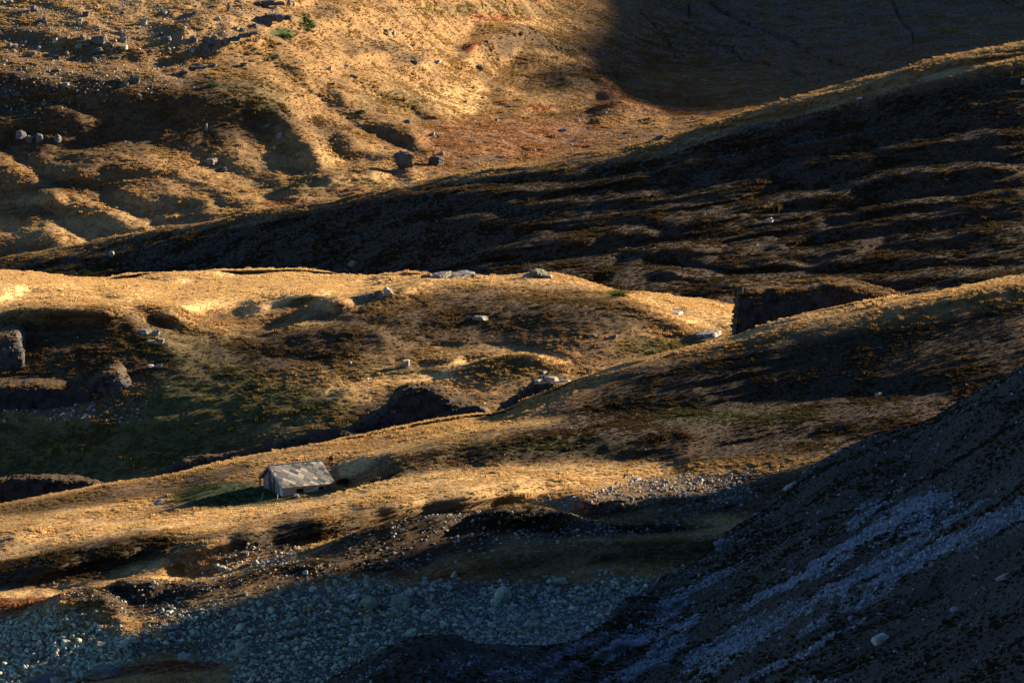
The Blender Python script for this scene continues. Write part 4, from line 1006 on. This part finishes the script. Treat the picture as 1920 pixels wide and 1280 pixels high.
stones(Fl, 1500, zone_w(Fl, [(780, 250), (1000, 205), (1280, 195), (1300, 235), (1000, 310), (860, 330)], 14), (1.8, 4.5), 'grey', 'stones on the reddish valley floor', (150, 360))
stones(Fl, 3000, np.ones(Fl.shape) * (Fl.U < 1250), (1.5, 4), 'grey', 'sparse stones over the whole far slope', (-30, 480))
stones(Fl, 1400, np.ones(Fl.shape) * (Fl.U > 1200), (1.4, 5), 'grey', 'sparse stones over the shaded end of the valley', (-30, 300))

# ------------------------------------------------------------------ rock outcrops
def outcrop(L, u, v, label, blocks, mat, y_off=0.0, name='rock_outcrop', foot=True):
    """an outcrop of several blocks; each block (du, dv, w, h, depth ratio, kind) in pixels from its foot"""
    x, y, z = L.at(u, v); m = (y + y_off) / FPX
    root = bpy.data.objects.new(name, None); COL.objects.link(root)
    X0, Y0, Z0 = unproj(u, v, y + y_off); root.location = (X0, Y0, Z0); root['label'] = label; root['category'] = 'rock outcrop'
    for i, (du, dv, w, h, dr, kind, mt) in enumerate(blocks):
        o = link('rock_block', rock_mesh(kind, i % 13, mt or mat, 3 if w > 22 else 2), parent=root)
        o.scale = (0.5 * w * m, 0.5 * w * m * dr, 0.5 * h * m * 1.08)
        o.location = (du * m, 0.25 * w * m * dr + 0.06 * i, -(dv) * m + 0.5 * h * m)
        o.rotation_euler = (rng.normal(0, 0.09), rng.normal(0, 0.13), rng.normal(0, 0.4))
    return root

N_ = None
# ledges on the far spur
outcrop(Fl, 505, 46, 'dark overhanging ledge behind the green shrubs on the far spur', [(-28, 2, 22, 14, .6, 'block', D_), (-8, 2, 30, 18, .6, 'block', D_), (16, -4, 26, 15, .6, 'block', D_), (34, -8, 20, 9, .7, 'slab', N_), (-44, 3, 16, 7, .7, 'slab', N_), (6, -14, 30, 6, .8, 'slab', N_)], D_)
outcrop(Fl, 415, 92, 'dark stepped ledge in the middle of the far spur', [(-26, 8, 22, 18, .6, 'block', D_), (-8, 0, 24, 17, .6, 'block', D_), (10, -7, 18, 14, .6, 'block', D_), (26, -14, 22, 8, .7, 'slab', N_), (44, -20, 24, 9, .7, 'slab', D_), (62, -26, 18, 7, .7, 'slab', N_)], D_)
outcrop(Fl, 496, 12, 'low dark ledge at the very top of the far spur', [(-16, 2, 22, 9, .7, 'slab', D_), (6, 0, 28, 12, .6, 'block', D_), (28, -1, 20, 8, .7, 'slab', N_), (46, -2, 12, 10, .8, 'point', P_)], D_)
outcrop(Fl, 352, 140, 'long broken ledge running down to the shaded spur face', [(-28, 9, 24, 8, .6, 'slab', D_), (-8, 2, 20, 8, .7, 'slab', D_), (8, -6, 16, 9, .7, 'block', N_), (26, -10, 22, 8, .6, 'slab', D_), (46, -13, 20, 6, .6, 'slab', D_)], D_)
outcrop(Fl, 455, 124, 'thin slanting ledge on the spur below the shrubs', [(-12, 6, 14, 6, .6, 'slab', D_), (2, 0, 16, 6, .6, 'slab', N_), (16, -7, 14, 5, .6, 'slab', D_)], D_)
outcrop(Fl, 30, 180, 'low dark ledge at the left edge of the shaded shoulder', [(-22, 4, 24, 8, .7, 'slab', D_), (0, 2, 22, 10, .7, 'block', D_), (20, 0, 20, 7, .7, 'slab', N_)], D_)
# rocks of the middle hill
outcrop(D, 700, 562, 'row of pale grey rocks set in the brow of the middle hill', [(-38, 2, 16, 8, .7, 'slab', N_), (-24, 1, 18, 10, .7, 'block', N_), (-8, 0, 20, 12, .7, 'block', P_), (10, -2, 18, 14, .7, 'block', N_), (28, -4, 24, 18, .7, 'round', P_)], ROCK)
outcrop(D, 855, 523, 'flat grey rock slabs along the top of the middle hill', [(-56, 1, 24, 8, .9, 'slab', N_), (-30, 0, 44, 9, .9, 'slab', P_), (8, -1, 50, 9, .9, 'slab', N_), (46, 1, 34, 8, .9, 'slab', N_)], ROCK)
outcrop(D, 1005, 522, 'humped grey rock standing on top of the middle hill', [(-14, 1, 22, 10, .9, 'slab', N_), (4, 0, 36, 17, .9, 'round', N_), (22, 1, 18, 9, .9, 'slab', N_)], ROCK)
def cliff_blocks(n, u0, u1, top, bot, wr, hr, pale):
    out = []
    for i in range(n):
        t = (i + rng.uniform(0, 1)) / n; du = u0 + (u1 - u0) * rng.uniform(); dv = bot + (top - bot) * t * (0.55 + 0.45 * math.sin(math.pi * (du - u0) / (u1 - u0)))
        w = wr[0] * (wr[1] / wr[0])**rng.uniform(); h = hr[0] * (hr[1] / hr[0])**rng.uniform()
        out.append((du, dv, w, h, rng.uniform(0.6, 1.1), 'slab' if rng.uniform() < 0.5 else 'block', P_ if rng.uniform() < pale else (D_ if rng.uniform() < 0.35 else N_)))
    return out
outcrop(D, 285, 652, 'scattered pale rock ribs on the shaded bank of the middle hill', [(-14, -26, 26, 9, .7, 'slab', N_), (6, -22, 20, 10, .7, 'block', N_), (16, -8, 16, 10, .7, 'block', P_), (26, 2, 12, 9, .7, 'block', P_), (-2, -8, 18, 6, .7, 'slab', N_)], ROCK)
outcrop(D, 290, 690, 'low pale rock scatter under the ribs on the bank', [(-8, 0, 16, 7, .7, 'slab', N_), (8, 1, 14, 8, .7, 'block', P_), (20, 4, 10, 6, .7, 'slab', N_)], ROCK)

def turfed_rock_material(name, rockc, dark, turf):
    m, nt, b = mat_base(name)
    geo = nd(nt, 'ShaderNodeNewGeometry'); P = geo.outputs['Position']
    sx = nd(nt, 'ShaderNodeSeparateXYZ'); nt.links.new(geo.outputs['True Normal'], sx.inputs[0])
    n1 = noise_node(nt, P, 0.9, 5, 0.7); n2 = noise_node(nt, P, 0.35, 3, 0.6)
    c = mixc(nt, ramp(nt, n1, 0.38, 0.64), rockc, dark)
    ad = nd(nt, 'ShaderNodeMath', operation='ADD'); nt.links.new(sx.outputs[2], ad.inputs[0]); nt.links.new(n2, ad.inputs[1])
    t = mixc(nt, ramp(nt, n1, 0.42, 0.6), turf, (0.04, 0.026, 0.014))
    c = mixc(nt, ramp(nt, ad.outputs[0], 1.15, 1.38), c, t)
    nt.links.new(c, b.inputs['Base Color'])
    bp = nd(nt, 'ShaderNodeBump'); bp.inputs['Strength'].default_value = 0.9; bp.inputs['Distance'].default_value = 0.5
    nt.links.new(noise_node(nt, P, 1.3, 6, 0.75), bp.inputs['Height']); nt.links.new(bp.outputs[0], b.inputs['Normal'])
    return m
CRAG = turfed_rock_material('turfed_crag', (0.034, 0.035, 0.040), (0.007, 0.007, 0.008), (0.04, 0.025, 0.013))

LEDGE = turfed_rock_material('ledge_rock', (0.07, 0.069, 0.07), (0.012, 0.012, 0.013), (0.07, 0.05, 0.02))
CRAG_TURF = []
def crag(name, label, top, vb, y, thick, p=2.2, ncol=120, rough=0.5, back=2.0, step=0.0, turf=700, mat=None, strata=0.0, lay=0.7):
    """a rock mass with the given skyline (pixels) at distance y, steep in front, easing down behind"""
    T = np.array(top, float); ncol *= 2; uu = np.linspace(T[0, 0], T[-1, 0], ncol); vt = pchip(T[:, 0], T[:, 1], uu)
    nr = 64; ang = np.linspace(0, math.pi, nr)
    V = np.zeros((ncol, nr, 3))
    for j, a in enumerate(ang):
        cz = abs(math.sin(a))**(2 / p); cy = -math.copysign(abs(math.cos(a))**(2 / p), math.cos(a))
        yy = y + thick * cy * (1 if cy < 0 else back)
        xt, _, zt = unproj(uu, vt, y); xb, _, zb = unproj(uu, vb, y)
        V[:, j, 0] = xt * (1 + 0 * cy); V[:, j, 1] = yy; V[:, j, 2] = zb + (zt - zb) * cz
    x, yv, z = V[..., 0], V[..., 1], V[..., 2]
    nz = fbm(x + 0.6 * yv, z * 1.4 + 0.2 * yv, 5.0, 4, 91)
    edge = np.sin(ang)[None, :]
    rdg = 1 - np.abs(fbm(x + 0.5 * yv, z * 1.8 - 0.3 * yv, 2.6, 4, 97, 0.6))
    V[..., 1] += -rough * (2.0 * nz + 0.5 * rdg) * (0.3 + 0.7 * edge)
    V[..., 2] += 0.5 * rough * fbm(x, yv, 2.2, 4, 93, 0.6) * edge
    if strata:
        li = np.floor(z / lay + 0.8 * fbm(x, yv, 6.0, 2, 87)); bi = np.floor(x / 1.9 + 0.7 * li + 0.4 * gnoise(x / 3, z, 88))
        hs = hash2(li.astype(np.int64), bi.astype(np.int64), 3) / 4294967296.0 - 0.5
        V[..., 1] += strata * hs * (0.2 + 0.8 * edge)
    if step: V[..., 1] += step * np.sin(z * 2.2 + 1.5 * nz)
    V[..., 0] += 0.3 * rough * fbm(yv + x, z, 3.0, 3, 95)
    org = np.array([float(x.mean()), y, float(z[:, 0].min())]); V -= org
    idx = np.arange(ncol * nr).reshape(ncol, nr)
    F = np.stack([idx[:-1, :-1], idx[1:, :-1], idx[1:, 1:], idx[:-1, 1:]], -1).reshape(-1, 4)
    # end caps
    me = new_mesh(name, V.reshape(-1, 3), F, mat or CRAG, smooth=False)
    bm = bmesh.new(); bm.from_mesh(me); bm.verts.ensure_lookup_table()
    for c in (0, ncol - 1):
        bm.faces.new([bm.verts[i] for i in idx[c]])
    bmesh.ops.recalc_face_normals(bm, faces=bm.faces); bm.to_mesh(me); bm.free()
    o = link(name, me, label=label, category='rock outcrop'); o.location = org
    W_ = V + org; nrm = np.gradient(W_[..., 2], axis=1) / (np.hypot(np.gradient(W_[..., 1], axis=1), np.gradient(W_[..., 2], axis=1)) + 1e-6)
    ok = (np.abs(nrm) < 0.7) & (gnoise(W_[..., 0] / 2.5, W_[..., 1] / 2.5, 99) > -0.35)
    pts = W_[ok]; pts = pts[rng.choice(len(pts), min(len(pts), turf), replace=False)]; CRAG_TURF.append(pts)
    return o

crag('rock_outcrop', 'dark square cut rock outcrop with a sheer left end above the green hollow',
     [(1374, 660), (1377, 622), (1381, 580), (1385, 551), (1395, 545), (1415, 543), (1440, 541), (1470, 541), (1500, 539), (1540, 533), (1570, 531), (1600, 534), (1640, 545), (1680, 556), (1720, 580)],
     700, 632, 2.2, p=6.0, ncol=110, rough=0.3, back=3.0, strata=0.7, turf=1600)
crag('rock_outcrop', 'pale layered cliff at the left edge of the middle hill', [(-60, 640), (-20, 628), (10, 621), (32, 620), (44, 632), (49, 662), (58, 705)], 722, 710, 4.6, p=5.5, ncol=70, rough=0.25, mat=LEDGE, strata=1.1, turf=60)
crag('rock_outcrop', 'jagged pale rock ledge with stacked layers on the left of the middle hill', [(138, 760), (152, 728), (168, 712), (186, 698), (204, 690), (220, 688), (236, 698), (250, 712), (262, 728), (270, 760)], 768, 701.5, 3.6, p=5.0, ncol=80, rough=0.25, mat=LEDGE, strata=1.3, turf=120, lay=0.5)
crag('rock_outcrop', 'dark undercut rock band below the grassy bank at the left', [(-60, 722), (0, 716), (60, 713), (120, 717), (170, 722), (200, 745)], 768, 700.5, 4.0, p=6.0, ncol=90, rough=0.2, strata=0.5, turf=300)
crag('rock_outcrop', 'broad black rock hump in the gully behind the hut', [(548, 880), (600, 838), (640, 808), (680, 787), (712, 770), (736, 745), (750, 729), (775, 722), (800, 721), (830, 729), (860, 743), (890, 757), (912, 776), (930, 800)], 900, 668, 3.4, p=5.5, rough=0.45, strata=0.7, back=0.9, turf=300)
crag('rock_outcrop', 'slanting dark rock with pale top right of the gully', [(918, 815), (935, 766), (960, 746), (985, 729), (1005, 714), (1030, 707), (1055, 709), (1075, 715), (1095, 726)], 830, 668, 2.6, p=5.5, rough=0.4, strata=0.6, back=0.9, turf=100)
crag('rock_outcrop', 'low dark rock band along the gully left of the hut', [(240, 945), (290, 897), (330, 868), (380, 855), (450, 845), (520, 831), (580, 812), (640, 803), (700, 830)], 960, 662, 2.4, p=5.0, rough=0.4, strata=0.6, back=0.8, turf=100)
crag('rock_outcrop', 'bluish dark rock face at the left edge of the gully', [(-60, 915), (-20, 900), (20, 894), (80, 888), (140, 894), (190, 902), (235, 935)], 1000, 676, 2.6, p=7.0, rough=0.4, strata=0.9, back=0.5, turf=40)
outcrop(D, 1030, 722, 'pale rock slabs capping the slanting dark rock', [(-18, -2, 26, 9, .6, 'slab', P_), (4, -6, 34, 9, .6, 'slab', P_), (28, -4, 28, 7, .6, 'slab', N_)], P_, y_off=-38)
outcrop(D, 1415, 552, 'pale rock slabs on the sheer corner of the square outcrop', [(-22, 0, 18, 9, .8, 'block', N_), (-2, -2, 26, 9, .8, 'slab', P_), (22, -5, 24, 6, .8, 'slab', N_)], ROCK, y_off=-108)

_p = np.vstack(CRAG_TURF); _n = len(_p); _s = 0.4 * rng.lognormal(0, 0.35, _n)
scatter('dry_grass', TUSS_TREE, _p, np.stack([0 * _s, 0 * _s, rng.uniform(0, 6.28, _n)], -1), np.stack([_s, _s, _s], -1), rng.integers(0, 6, _n), np.stack([0 * _s, 0 * _s, rng.uniform(0.35, 1, _n), 0 * _s], -1), 'brown grass tufts on the tops of the dark outcrops', 'grass')

# ------------------------------------------------------------------ shrubs
def leaf_material(name, a, b_):
    m = bpy.data.materials.new(name); m.use_nodes = True; nt = m.node_tree; nt.nodes.clear()
    out = nd(nt, 'ShaderNodeOutputMaterial'); geo = nd(nt, 'ShaderNodeNewGeometry')
    c = mixc(nt, ramp(nt, noise_node(nt, geo.outputs['Position'], 2.5, 2), 0.35, 0.65), a, b_)
    df = nd(nt, 'ShaderNodeBsdfDiffuse'); tr = nd(nt, 'ShaderNodeBsdfTranslucent'); mx = nd(nt, 'ShaderNodeMixShader'); mx.inputs[0].default_value = 0.2
    nt.links.new(c, df.inputs[0]); nt.links.new(c, tr.inputs[0]); nt.links.new(df.outputs[0], mx.inputs[1]); nt.links.new(tr.outputs[0], mx.inputs[2]); nt.links.new(mx.outputs[0], out.inputs[0])
    return m
LEAF = leaf_material('juniper_leaf', (0.040, 0.062, 0.016), (0.022, 0.036, 0.011)); LEAF_DK = leaf_material('dark_leaf', (0.018, 0.026, 0.010), (0.010, 0.014, 0.007))
BARK, _nt, _b = mat_base('bark'); _b.inputs['Base Color'].default_value = (0.07, 0.05, 0.035, 1)

def shrub(L, u, v, w, h, label, mat=None, n=420, name='juniper_shrub', depth=1.0, group=None):
    x, y, z = L.at(u, v); m = y / FPX; W_, H_ = 0.5 * w * m, h * m
    root = bpy.data.objects.new(name, None); COL.objects.link(root); root.location = (x, y + 0.4 * W_, z - 0.05); root['label'] = label; root['category'] = 'shrub'
    if group: root['group'] = group
    r = np.random.default_rng(int(u * 7 + v)); V = []; F = []
    ls = max(0.09, 0.055 * W_ + 0.06)
    for i in range(n):
        a = r.uniform(0, 2 * math.pi); q = r.uniform(0, 1)**0.5; e = r.uniform(0.15, 1)
        lump = 0.8 + 0.25 * math.sin(3 * a + u) + 0.12 * math.sin(7 * a + v)
        px = W_ * q * lump * math.cos(a); py = W_ * depth * q * lump * math.sin(a); pz = H_ * math.sqrt(max(0, 1 - q * q)) * (0.55 + 0.5 * e) * r.uniform(0.75, 1.1)
        d1 = r.normal(size=3); d1 /= np.linalg.norm(d1); d2 = np.cross(d1, r.normal(size=3)); d2 /= np.linalg.norm(d2)
        k = len(V); s1 = ls * r.uniform(0.6, 1.3)
        c = np.array([px, py, pz])
        V += [c - d1 * s1, c + 0.45 * d2 * s1, c + d1 * s1, c - 0.45 * d2 * s1]; F.append((k, k + 1, k + 2, k + 3))
    link('foliage', new_mesh('foliage', np.array(V), np.array(F), mat or LEAF, False), parent=root)
    V = []; F = []
    for i in range(5):
        a = 1.26 * i; k = len(V); t = 0.03 + 0.02 * H_; b0 = np.array([0.2 * W_ * math.cos(a), 0.2 * W_ * math.sin(a), -0.1]); b1 = np.array([0.6 * W_ * math.cos(a), 0.6 * W_ * math.sin(a), 0.55 * H_])
        V += [b0 + (t, 0, 0), b0 + (-t, t, 0), b0 + (-t, -t, 0), b1]; F += [(k, k + 1, k + 3), (k + 1, k + 2, k + 3), (k + 2, k, k + 3)]
    link('stem', new_mesh('stem', np.array(V), np.array(F), BARK, False), parent=root)
    return root
for a in [(Fl, 532, 74, 44, 9, 'largest green juniper mat spread over the brow of the far spur'), (Fl, 578, 50, 26, 7, 'narrow juniper mat running down right of the largest one'), (Fl, 571, 36, 16, 6, 'topmost juniper mat on the far spur'),
          (Fl, 576, 58, 20, 5, 'slim juniper strip between the largest mat and the narrow one'), (Fl, 511, 112, 22, 6, 'lowest juniper mat on the sunlit brow of the spur'), (Fl, 506, 89, 14, 5, 'small juniper mat below the largest one'),
          (Fl, 504, 77, 12, 4, 'tiny juniper tuft left under the largest mat'), (Fl, 397, 164, 26, 7, 'juniper mat alone on the shaded face of the spur'), (Fl, 677, 211, 20, 5, 'juniper mat on the bright terrace'),
          (Fl, 101, 136, 16, 5, 'juniper mat on the shaded shoulder at upper left'), (Fl, 523, 84, 8, 4, 'smallest juniper tuft right under the largest mat'),
          (D, 1159, 557, 34, 8, 'dark green juniper mat on the right brow of the middle hill')]:
    shrub(*a)
shrub(E, 158, 519, 36, 14, 'dark domed bush where the shaded hillside meets the middle hill', LEAF_DK, 420, 'bush')
shrub(B, 646, 910, 34, 14, 'dark low bush just right of the hut', LEAF_DK, 500, 'bush')
shrub(B, 619, 866, 12, 14, 'small dark bush on the slope behind the hut', LEAF_DK, 160, 'bush')

# ------------------------------------------------------------------ the hut
HM = Matrix.Translation(HUT_O) @ Matrix.Rotation(HUT_TH, 4, 'Z')
def plain(name, col, rough=0.9, var=0.35, scale=3.0, bump=0.0):
    m, nt, b = mat_base(name, rough); geo = nd(nt, 'ShaderNodeTexCoord'); P = geo.outputs['Object']
    n = noise_node(nt, P, scale, 5, 0.7); c = mixc(nt, ramp(nt, n, 0.3, 0.7), col, tuple(x * (1 - var) for x in col))
    nt.links.new(c, b.inputs['Base Color'])
    if bump:
        bp = nd(nt, 'ShaderNodeBump'); bp.inputs['Distance'].default_value = bump; nt.links.new(noise_node(nt, P, scale * 2, 4), bp.inputs['Height']); nt.links.new(bp.outputs[0], b.inputs['Normal'])
    return m
PLASTER = plain('weathered_plaster', (0.42, 0.415, 0.41), var=0.3, scale=1.6, bump=0.03)
STONEW = rock_material('gable_stone', (0.17, 0.17, 0.175), (0.03, 0.03, 0.032), (0.2, 0.2, 0.15), 0.3, 2.4, 0.1)
WOOD = plain('grey_timber', (0.13, 0.10, 0.075), var=0.5, scale=5); GAP = plain('dark_opening', (0.015, 0.014, 0.013))
SLATES = [plain('slate_beige', (0.29, 0.27, 0.235), var=0.25), plain('slate_sand', (0.165, 0.156, 0.142), var=0.25), plain('slate_grey', (0.095, 0.10, 0.104), var=0.25), plain('slate_blue', (0.045, 0.053, 0.066), var=0.3), plain('slate_green', (0.13, 0.134, 0.115), var=0.3)]

hut = bpy.data.objects.new('stone_hut', None); COL.objects.link(hut); hut.matrix_world = HM
hut['label'] = 'small stone hut with a patchwork slate roof on the golden slope'; hut['category'] = 'hut'
def prism(poly, d0, d1, to3):
    """solid between two offsets of a planar outline; to3 maps (a, b, d) to a point"""
    n = len(poly); V = [to3(a, b, d0) for a, b in poly] + [to3(a, b, d1) for a, b in poly]
    F = [tuple(range(n))[::-1], tuple(range(n, 2 * n))] + [(i, (i + 1) % n, n + (i + 1) % n, n + i) for i in range(n)]
    return V, F
def part(name, parent, VF, mat, label=None):
    me = bpy.data.meshes.new(name); me.from_pydata([tuple(v) for v in VF[0]], [], VF[1]); me.materials.append(mat)
    bm = bmesh.new(); bm.from_mesh(me); bmesh.ops.recalc_face_normals(bm, faces=bm.faces); bm.to_mesh(me); bm.free()
    o = link(name, me, parent=parent)
    if label: o['label'] = label
    return o
def boxp(x0, x1, y0, y1, z0, z1):
    return prism([(x0, y0), (x1, y0), (x1, y1), (x0, y1)], z0, z1, lambda a, b, d: (a, b, d))
XL, XR, YN, YF = -2.55, 2.65, -2.65, 2.0           # wall lines
RZ = 2.95; NE, FE = -3.3, 2.45                       # ridge height, eave lines
NZ = RZ - 1.72; FZ = RZ - 1.62
XE0, XE1 = -2.9, 2.95
def roof_z(y): return RZ + (NZ - RZ) * (y / NE) if y < 0 else RZ + (FZ - RZ) * (y / FE)
def wall_seg(x0, x1, z0, z1): return boxp(x0, x1, YN, YN + 0.45, z0, z1)
WT = roof_z(YN) - 0.16
# front wall with two low window openings
for (x0, x1, z0, z1) in ((XL, -1.05, -1.2, WT), (-1.05, -0.15, -1.2, 0.42), (-0.15, 1.45, -1.2, WT), (1.45, 2.1, -1.2, 0.55), (2.1, XR, -1.2, WT)):
    part('front_wall', hut, wall_seg(x0, x1, z0, z1), PLASTER)
for (x0, x1, z0) in ((-1.05, -0.15, 0.42), (1.45, 2.1, 0.55)):
    wdw = part('window', hut, boxp(x0, x1, YN + 0.28, YN + 0.34, z0, WT), GAP)
    part('lintel', wdw, boxp(x0 - 0.1, x1 + 0.1, YN - 0.04, YN + 0.2, WT + 0.005, WT + 0.12), WOOD)
    part('sill', wdw, boxp(x0 - 0.05, x1 + 0.05, YN - 0.06, YN + 0.27, z0 + 0.003, z0 + 0.07), STONEW)
# left gable: masonry either side of a dark doorway, posts, and the corner pier
part('corner_pier', hut, boxp(XL - 0.03, XL + 0.5, YN - 0.04, YN + 0.55, -1.2, WT + 0.02), PLASTER, 'pale plastered corner pier')
GY = [(YN + 0.56, -1.2), (-0.62, -1.2), (-0.62, roof_z(-0.62) - 0.2), (YN + 0.56, roof_z(YN + 0.56) - 0.2)]
part('gable_wall', hut, prism(GY, XL, XL + 0.4, lambda a, b, d: (d, a, b)), STONEW)
GY = [(0.25, -1.2), (YF, -1.2), (YF, roof_z(YF) - 0.2), (0.25, roof_z(0.25) - 0.2)]
part('gable_wall', hut, prism(GY, XL, XL + 0.4, lambda a, b, d: (d, a, b)), STONEW)
GY = [(-0.62, 1.25), (0.25, 1.25), (0.25, roof_z(0.25) - 0.2), (0, RZ - 0.2), (-0.62, roof_z(-0.62) - 0.2)]
part('gable_wall', hut, prism(GY, XL + 0.003, XL + 0.4, lambda a, b, d: (d, a, b)), STONEW)
dr = part('door', hut, boxp(XL + 0.2, XL + 0.26, -0.62, 0.25, -1.0, 1.25), GAP)
for k in range(4): part('door_plank', dr, boxp(XL + 0.17, XL + 0.197, -0.6 + 0.21 * k, -0.42 + 0.21 * k, -0.9, 1.2), WOOD)
for yy in (-0.78, 0.3): part('gable_post', hut, boxp(XL - 0.16, XL - 0.04, yy, yy + 0.12, -1.2, roof_z(yy if abs(yy) > .2 else .2) - 0.25), WOOD)
GY = [(YN, -1.2), (YF, -1.2), (YF, roof_z(YF) - 0.2), (0, RZ - 0.2), (YN, roof_z(YN) - 0.2)]
part('rear_gable', hut, prism(GY, XR - 0.4, XR - 0.003, lambda a, b, d: (d, a, b)), STONEW)
part('back_wall', hut, boxp(XL + 0.01, XR - 0.41, YF - 0.42, YF - 0.003, -1.2, roof_z(YF) - 0.22), STONEW)
for k in range(7): part('leaning_pole', hut, prism([(XL - 0.32 + 0.02 * k, YF + 0.25 + 0.08 * k), (XL - 0.25 + 0.02 * k, YF + 0.25 + 0.08 * k), (XL - 0.25 + 0.02 * k, YF + 0.32 + 0.08 * k), (XL - 0.32 + 0.02 * k, YF + 0.32 + 0.08 * k)], -0.7, FZ - 0.1, lambda a, b, d: (a - 0.1 * (d + 0.7) * 0, b - 0.12 * (d + 0.7), d)), WOOD)
# roof: boarded deck on each side, slates laid in slanting courses on the near side
nl = math.hypot(NE, NZ - RZ); fl_ = math.hypot(FE, FZ - RZ)
def near3(a, b, d):        # a along the ridge, b down the slope
    ty, tz = NE / nl, (NZ - RZ) / nl
    return (a, ty * b + tz * d * (1 if tz < 0 else -1) * 1.0, RZ + tz * b + abs(ty) * d)
def far3(a, b, d):
    ty, tz = FE / fl_, (FZ - RZ) / fl_
    return (a, ty * b - tz * d, RZ + tz * b + abs(ty) * d)
roof = part('roof', hut, prism([(XE0, 0.0), (XE1, 0.0), (XE1, nl), (XE0, nl)], -0.14, -0.02, near3), WOOD)
part('roof_deck', roof, prism([(XE0, 0.0), (XE1, 0.0), (XE1, fl_), (XE0, fl_)], -0.14, -0.02, far3), WOOD)
def clip_poly(poly, rect):
    x0, x1, y0, y1 = rect
    for ax, lim, sg in ((0, x0, 1), (0, x1, -1), (1, y0, 1), (1, y1, -1)):
        out = []
        for i in range(len(poly)):
            p, q = poly[i], poly[(i + 1) % len(poly)]; dp, dq = sg * (p[ax] - lim), sg * (q[ax] - lim)
            if dp >= 0: out.append(p)
            if dp * dq < 0:
                t = dp / (dp - dq); out.append((p[0] + t * (q[0] - p[0]), p[1] + t * (q[1] - p[1])))
        poly = out
        if len(poly) < 3: return []
    return poly
ca, sa = math.cos(math.radians(46)), math.sin(math.radians(46))
rr = random.Random(11)
def lay_slates(fn, length, rows=0.44, sgn=1):
    k = 0
    q = -4.0
    while q < 8.0:
        pdist = -6.0 + rr.uniform(0, 0.6)
        while pdist < 8.0:
            w = rr.uniform(0.5, 1.0); c = [(pdist + 0.03, q + 0.04), (pdist + w, q + 0.04), (pdist + w, q + rows), (pdist + 0.03, q + rows)]
            P = [(XE0 + a * ca - b * sa * sgn, a * sa * sgn + b * ca) for a, b in c]
            P = clip_poly(P, (XE0, XE1, 0.02, length + 0.03))
            if len(P) >= 3:
                ar = abs(sum(P[i][0] * P[(i + 1) % len(P)][1] - P[(i + 1) % len(P)][0] * P[i][1] for i in range(len(P)))) / 2
                if ar > 0.015:
                    t = 0.022 + 0.014 * rr.random(); z0 = 0.0 + 0.012 * (k % 3) + 0.006 * rr.random()
                    part('slate', roof, prism(P, -0.019, z0 + t, fn), SLATES[rr.choices(range(5), (4, 3.4, 3, 1.6, 2.4))[0]])
            k += 1; pdist += w
        q += rows
lay_slates(near3, nl)
lay_slates(far3, fl_, 0.75)
part('ridge_board', roof, boxp(XE0 - 0.02, XE1 + 0.02, -0.13, 0.12, RZ + 0.035, RZ + 0.085), SLATES[2])
part('eave_board', roof, boxp(XE0 + 0.02, XE1 - 0.02, NE - 0.03, NE + 0.01, NZ - 0.17, NZ - 0.02), WOOD)
part('verge_board', roof, prism([(0.0, -0.2), (nl, -0.2), (nl, -0.02), (0.0, -0.02)], XE0 - 0.03, XE0 + 0.01, lambda a, b, d: near3(d, a, b)), plain('pale_verge', (0.36, 0.33, 0.28)))
part('verge_board', roof, prism([(0.0, -0.2), (fl_, -0.2), (fl_, -0.02), (0.0, -0.02)], XE0 - 0.03, XE0 + 0.01, lambda a, b, d: far3(d, a, b)), WOOD)
# things by the hut
def hut_pt(x, y):
    p = HM @ Vector((x, y, 0)); return p.x, p.y
boulder(B, 553, 934, 15, 7, 'slab', ROCK_PALE, 'pale flat slab lying against the foot of the hut wall', tilt=-0.1)
boulder(B, 488, 938, 4, 5, 'round', ROCK_PALE, 'tiny white stone beside the thin stakes left of the hut')
for i, (u, v, h) in enumerate(((491, 935, 12), (518, 937, 12))):
    x, y, z = B.at(u, v); m = y / FPX; r0 = 0.05
    V = []; F = []
    for k, zz in enumerate((-0.2, 0.35 * h * m, 0.7 * h * m, h * m)):
        V += [(r0 * math.cos(a) * (1 - 0.1 * k) + 0.02 * k, r0 * math.sin(a) * (1 - 0.1 * k), zz) for a in (0, 1.047, 2.094, 3.142, 4.189, 5.236)]
    for k in range(3): F += [(6 * k + j, 6 * k + (j + 1) % 6, 6 * k + 6 + (j + 1) % 6, 6 * k + 6 + j) for j in range(6)]
    me = bpy.data.meshes.new('stake'); me.from_pydata(V, [], F + [(18, 19, 20, 21, 22, 23)]); me.materials.append(plain('weathered_stake', (0.30, 0.26, 0.2)))
    o = link('fence_stake', me, label=('left' if i == 0 else 'right') + ' one of two thin wooden stakes in the grass before the hut', category='stake', group='stakes by the hut'); o.location = (x, y, z)
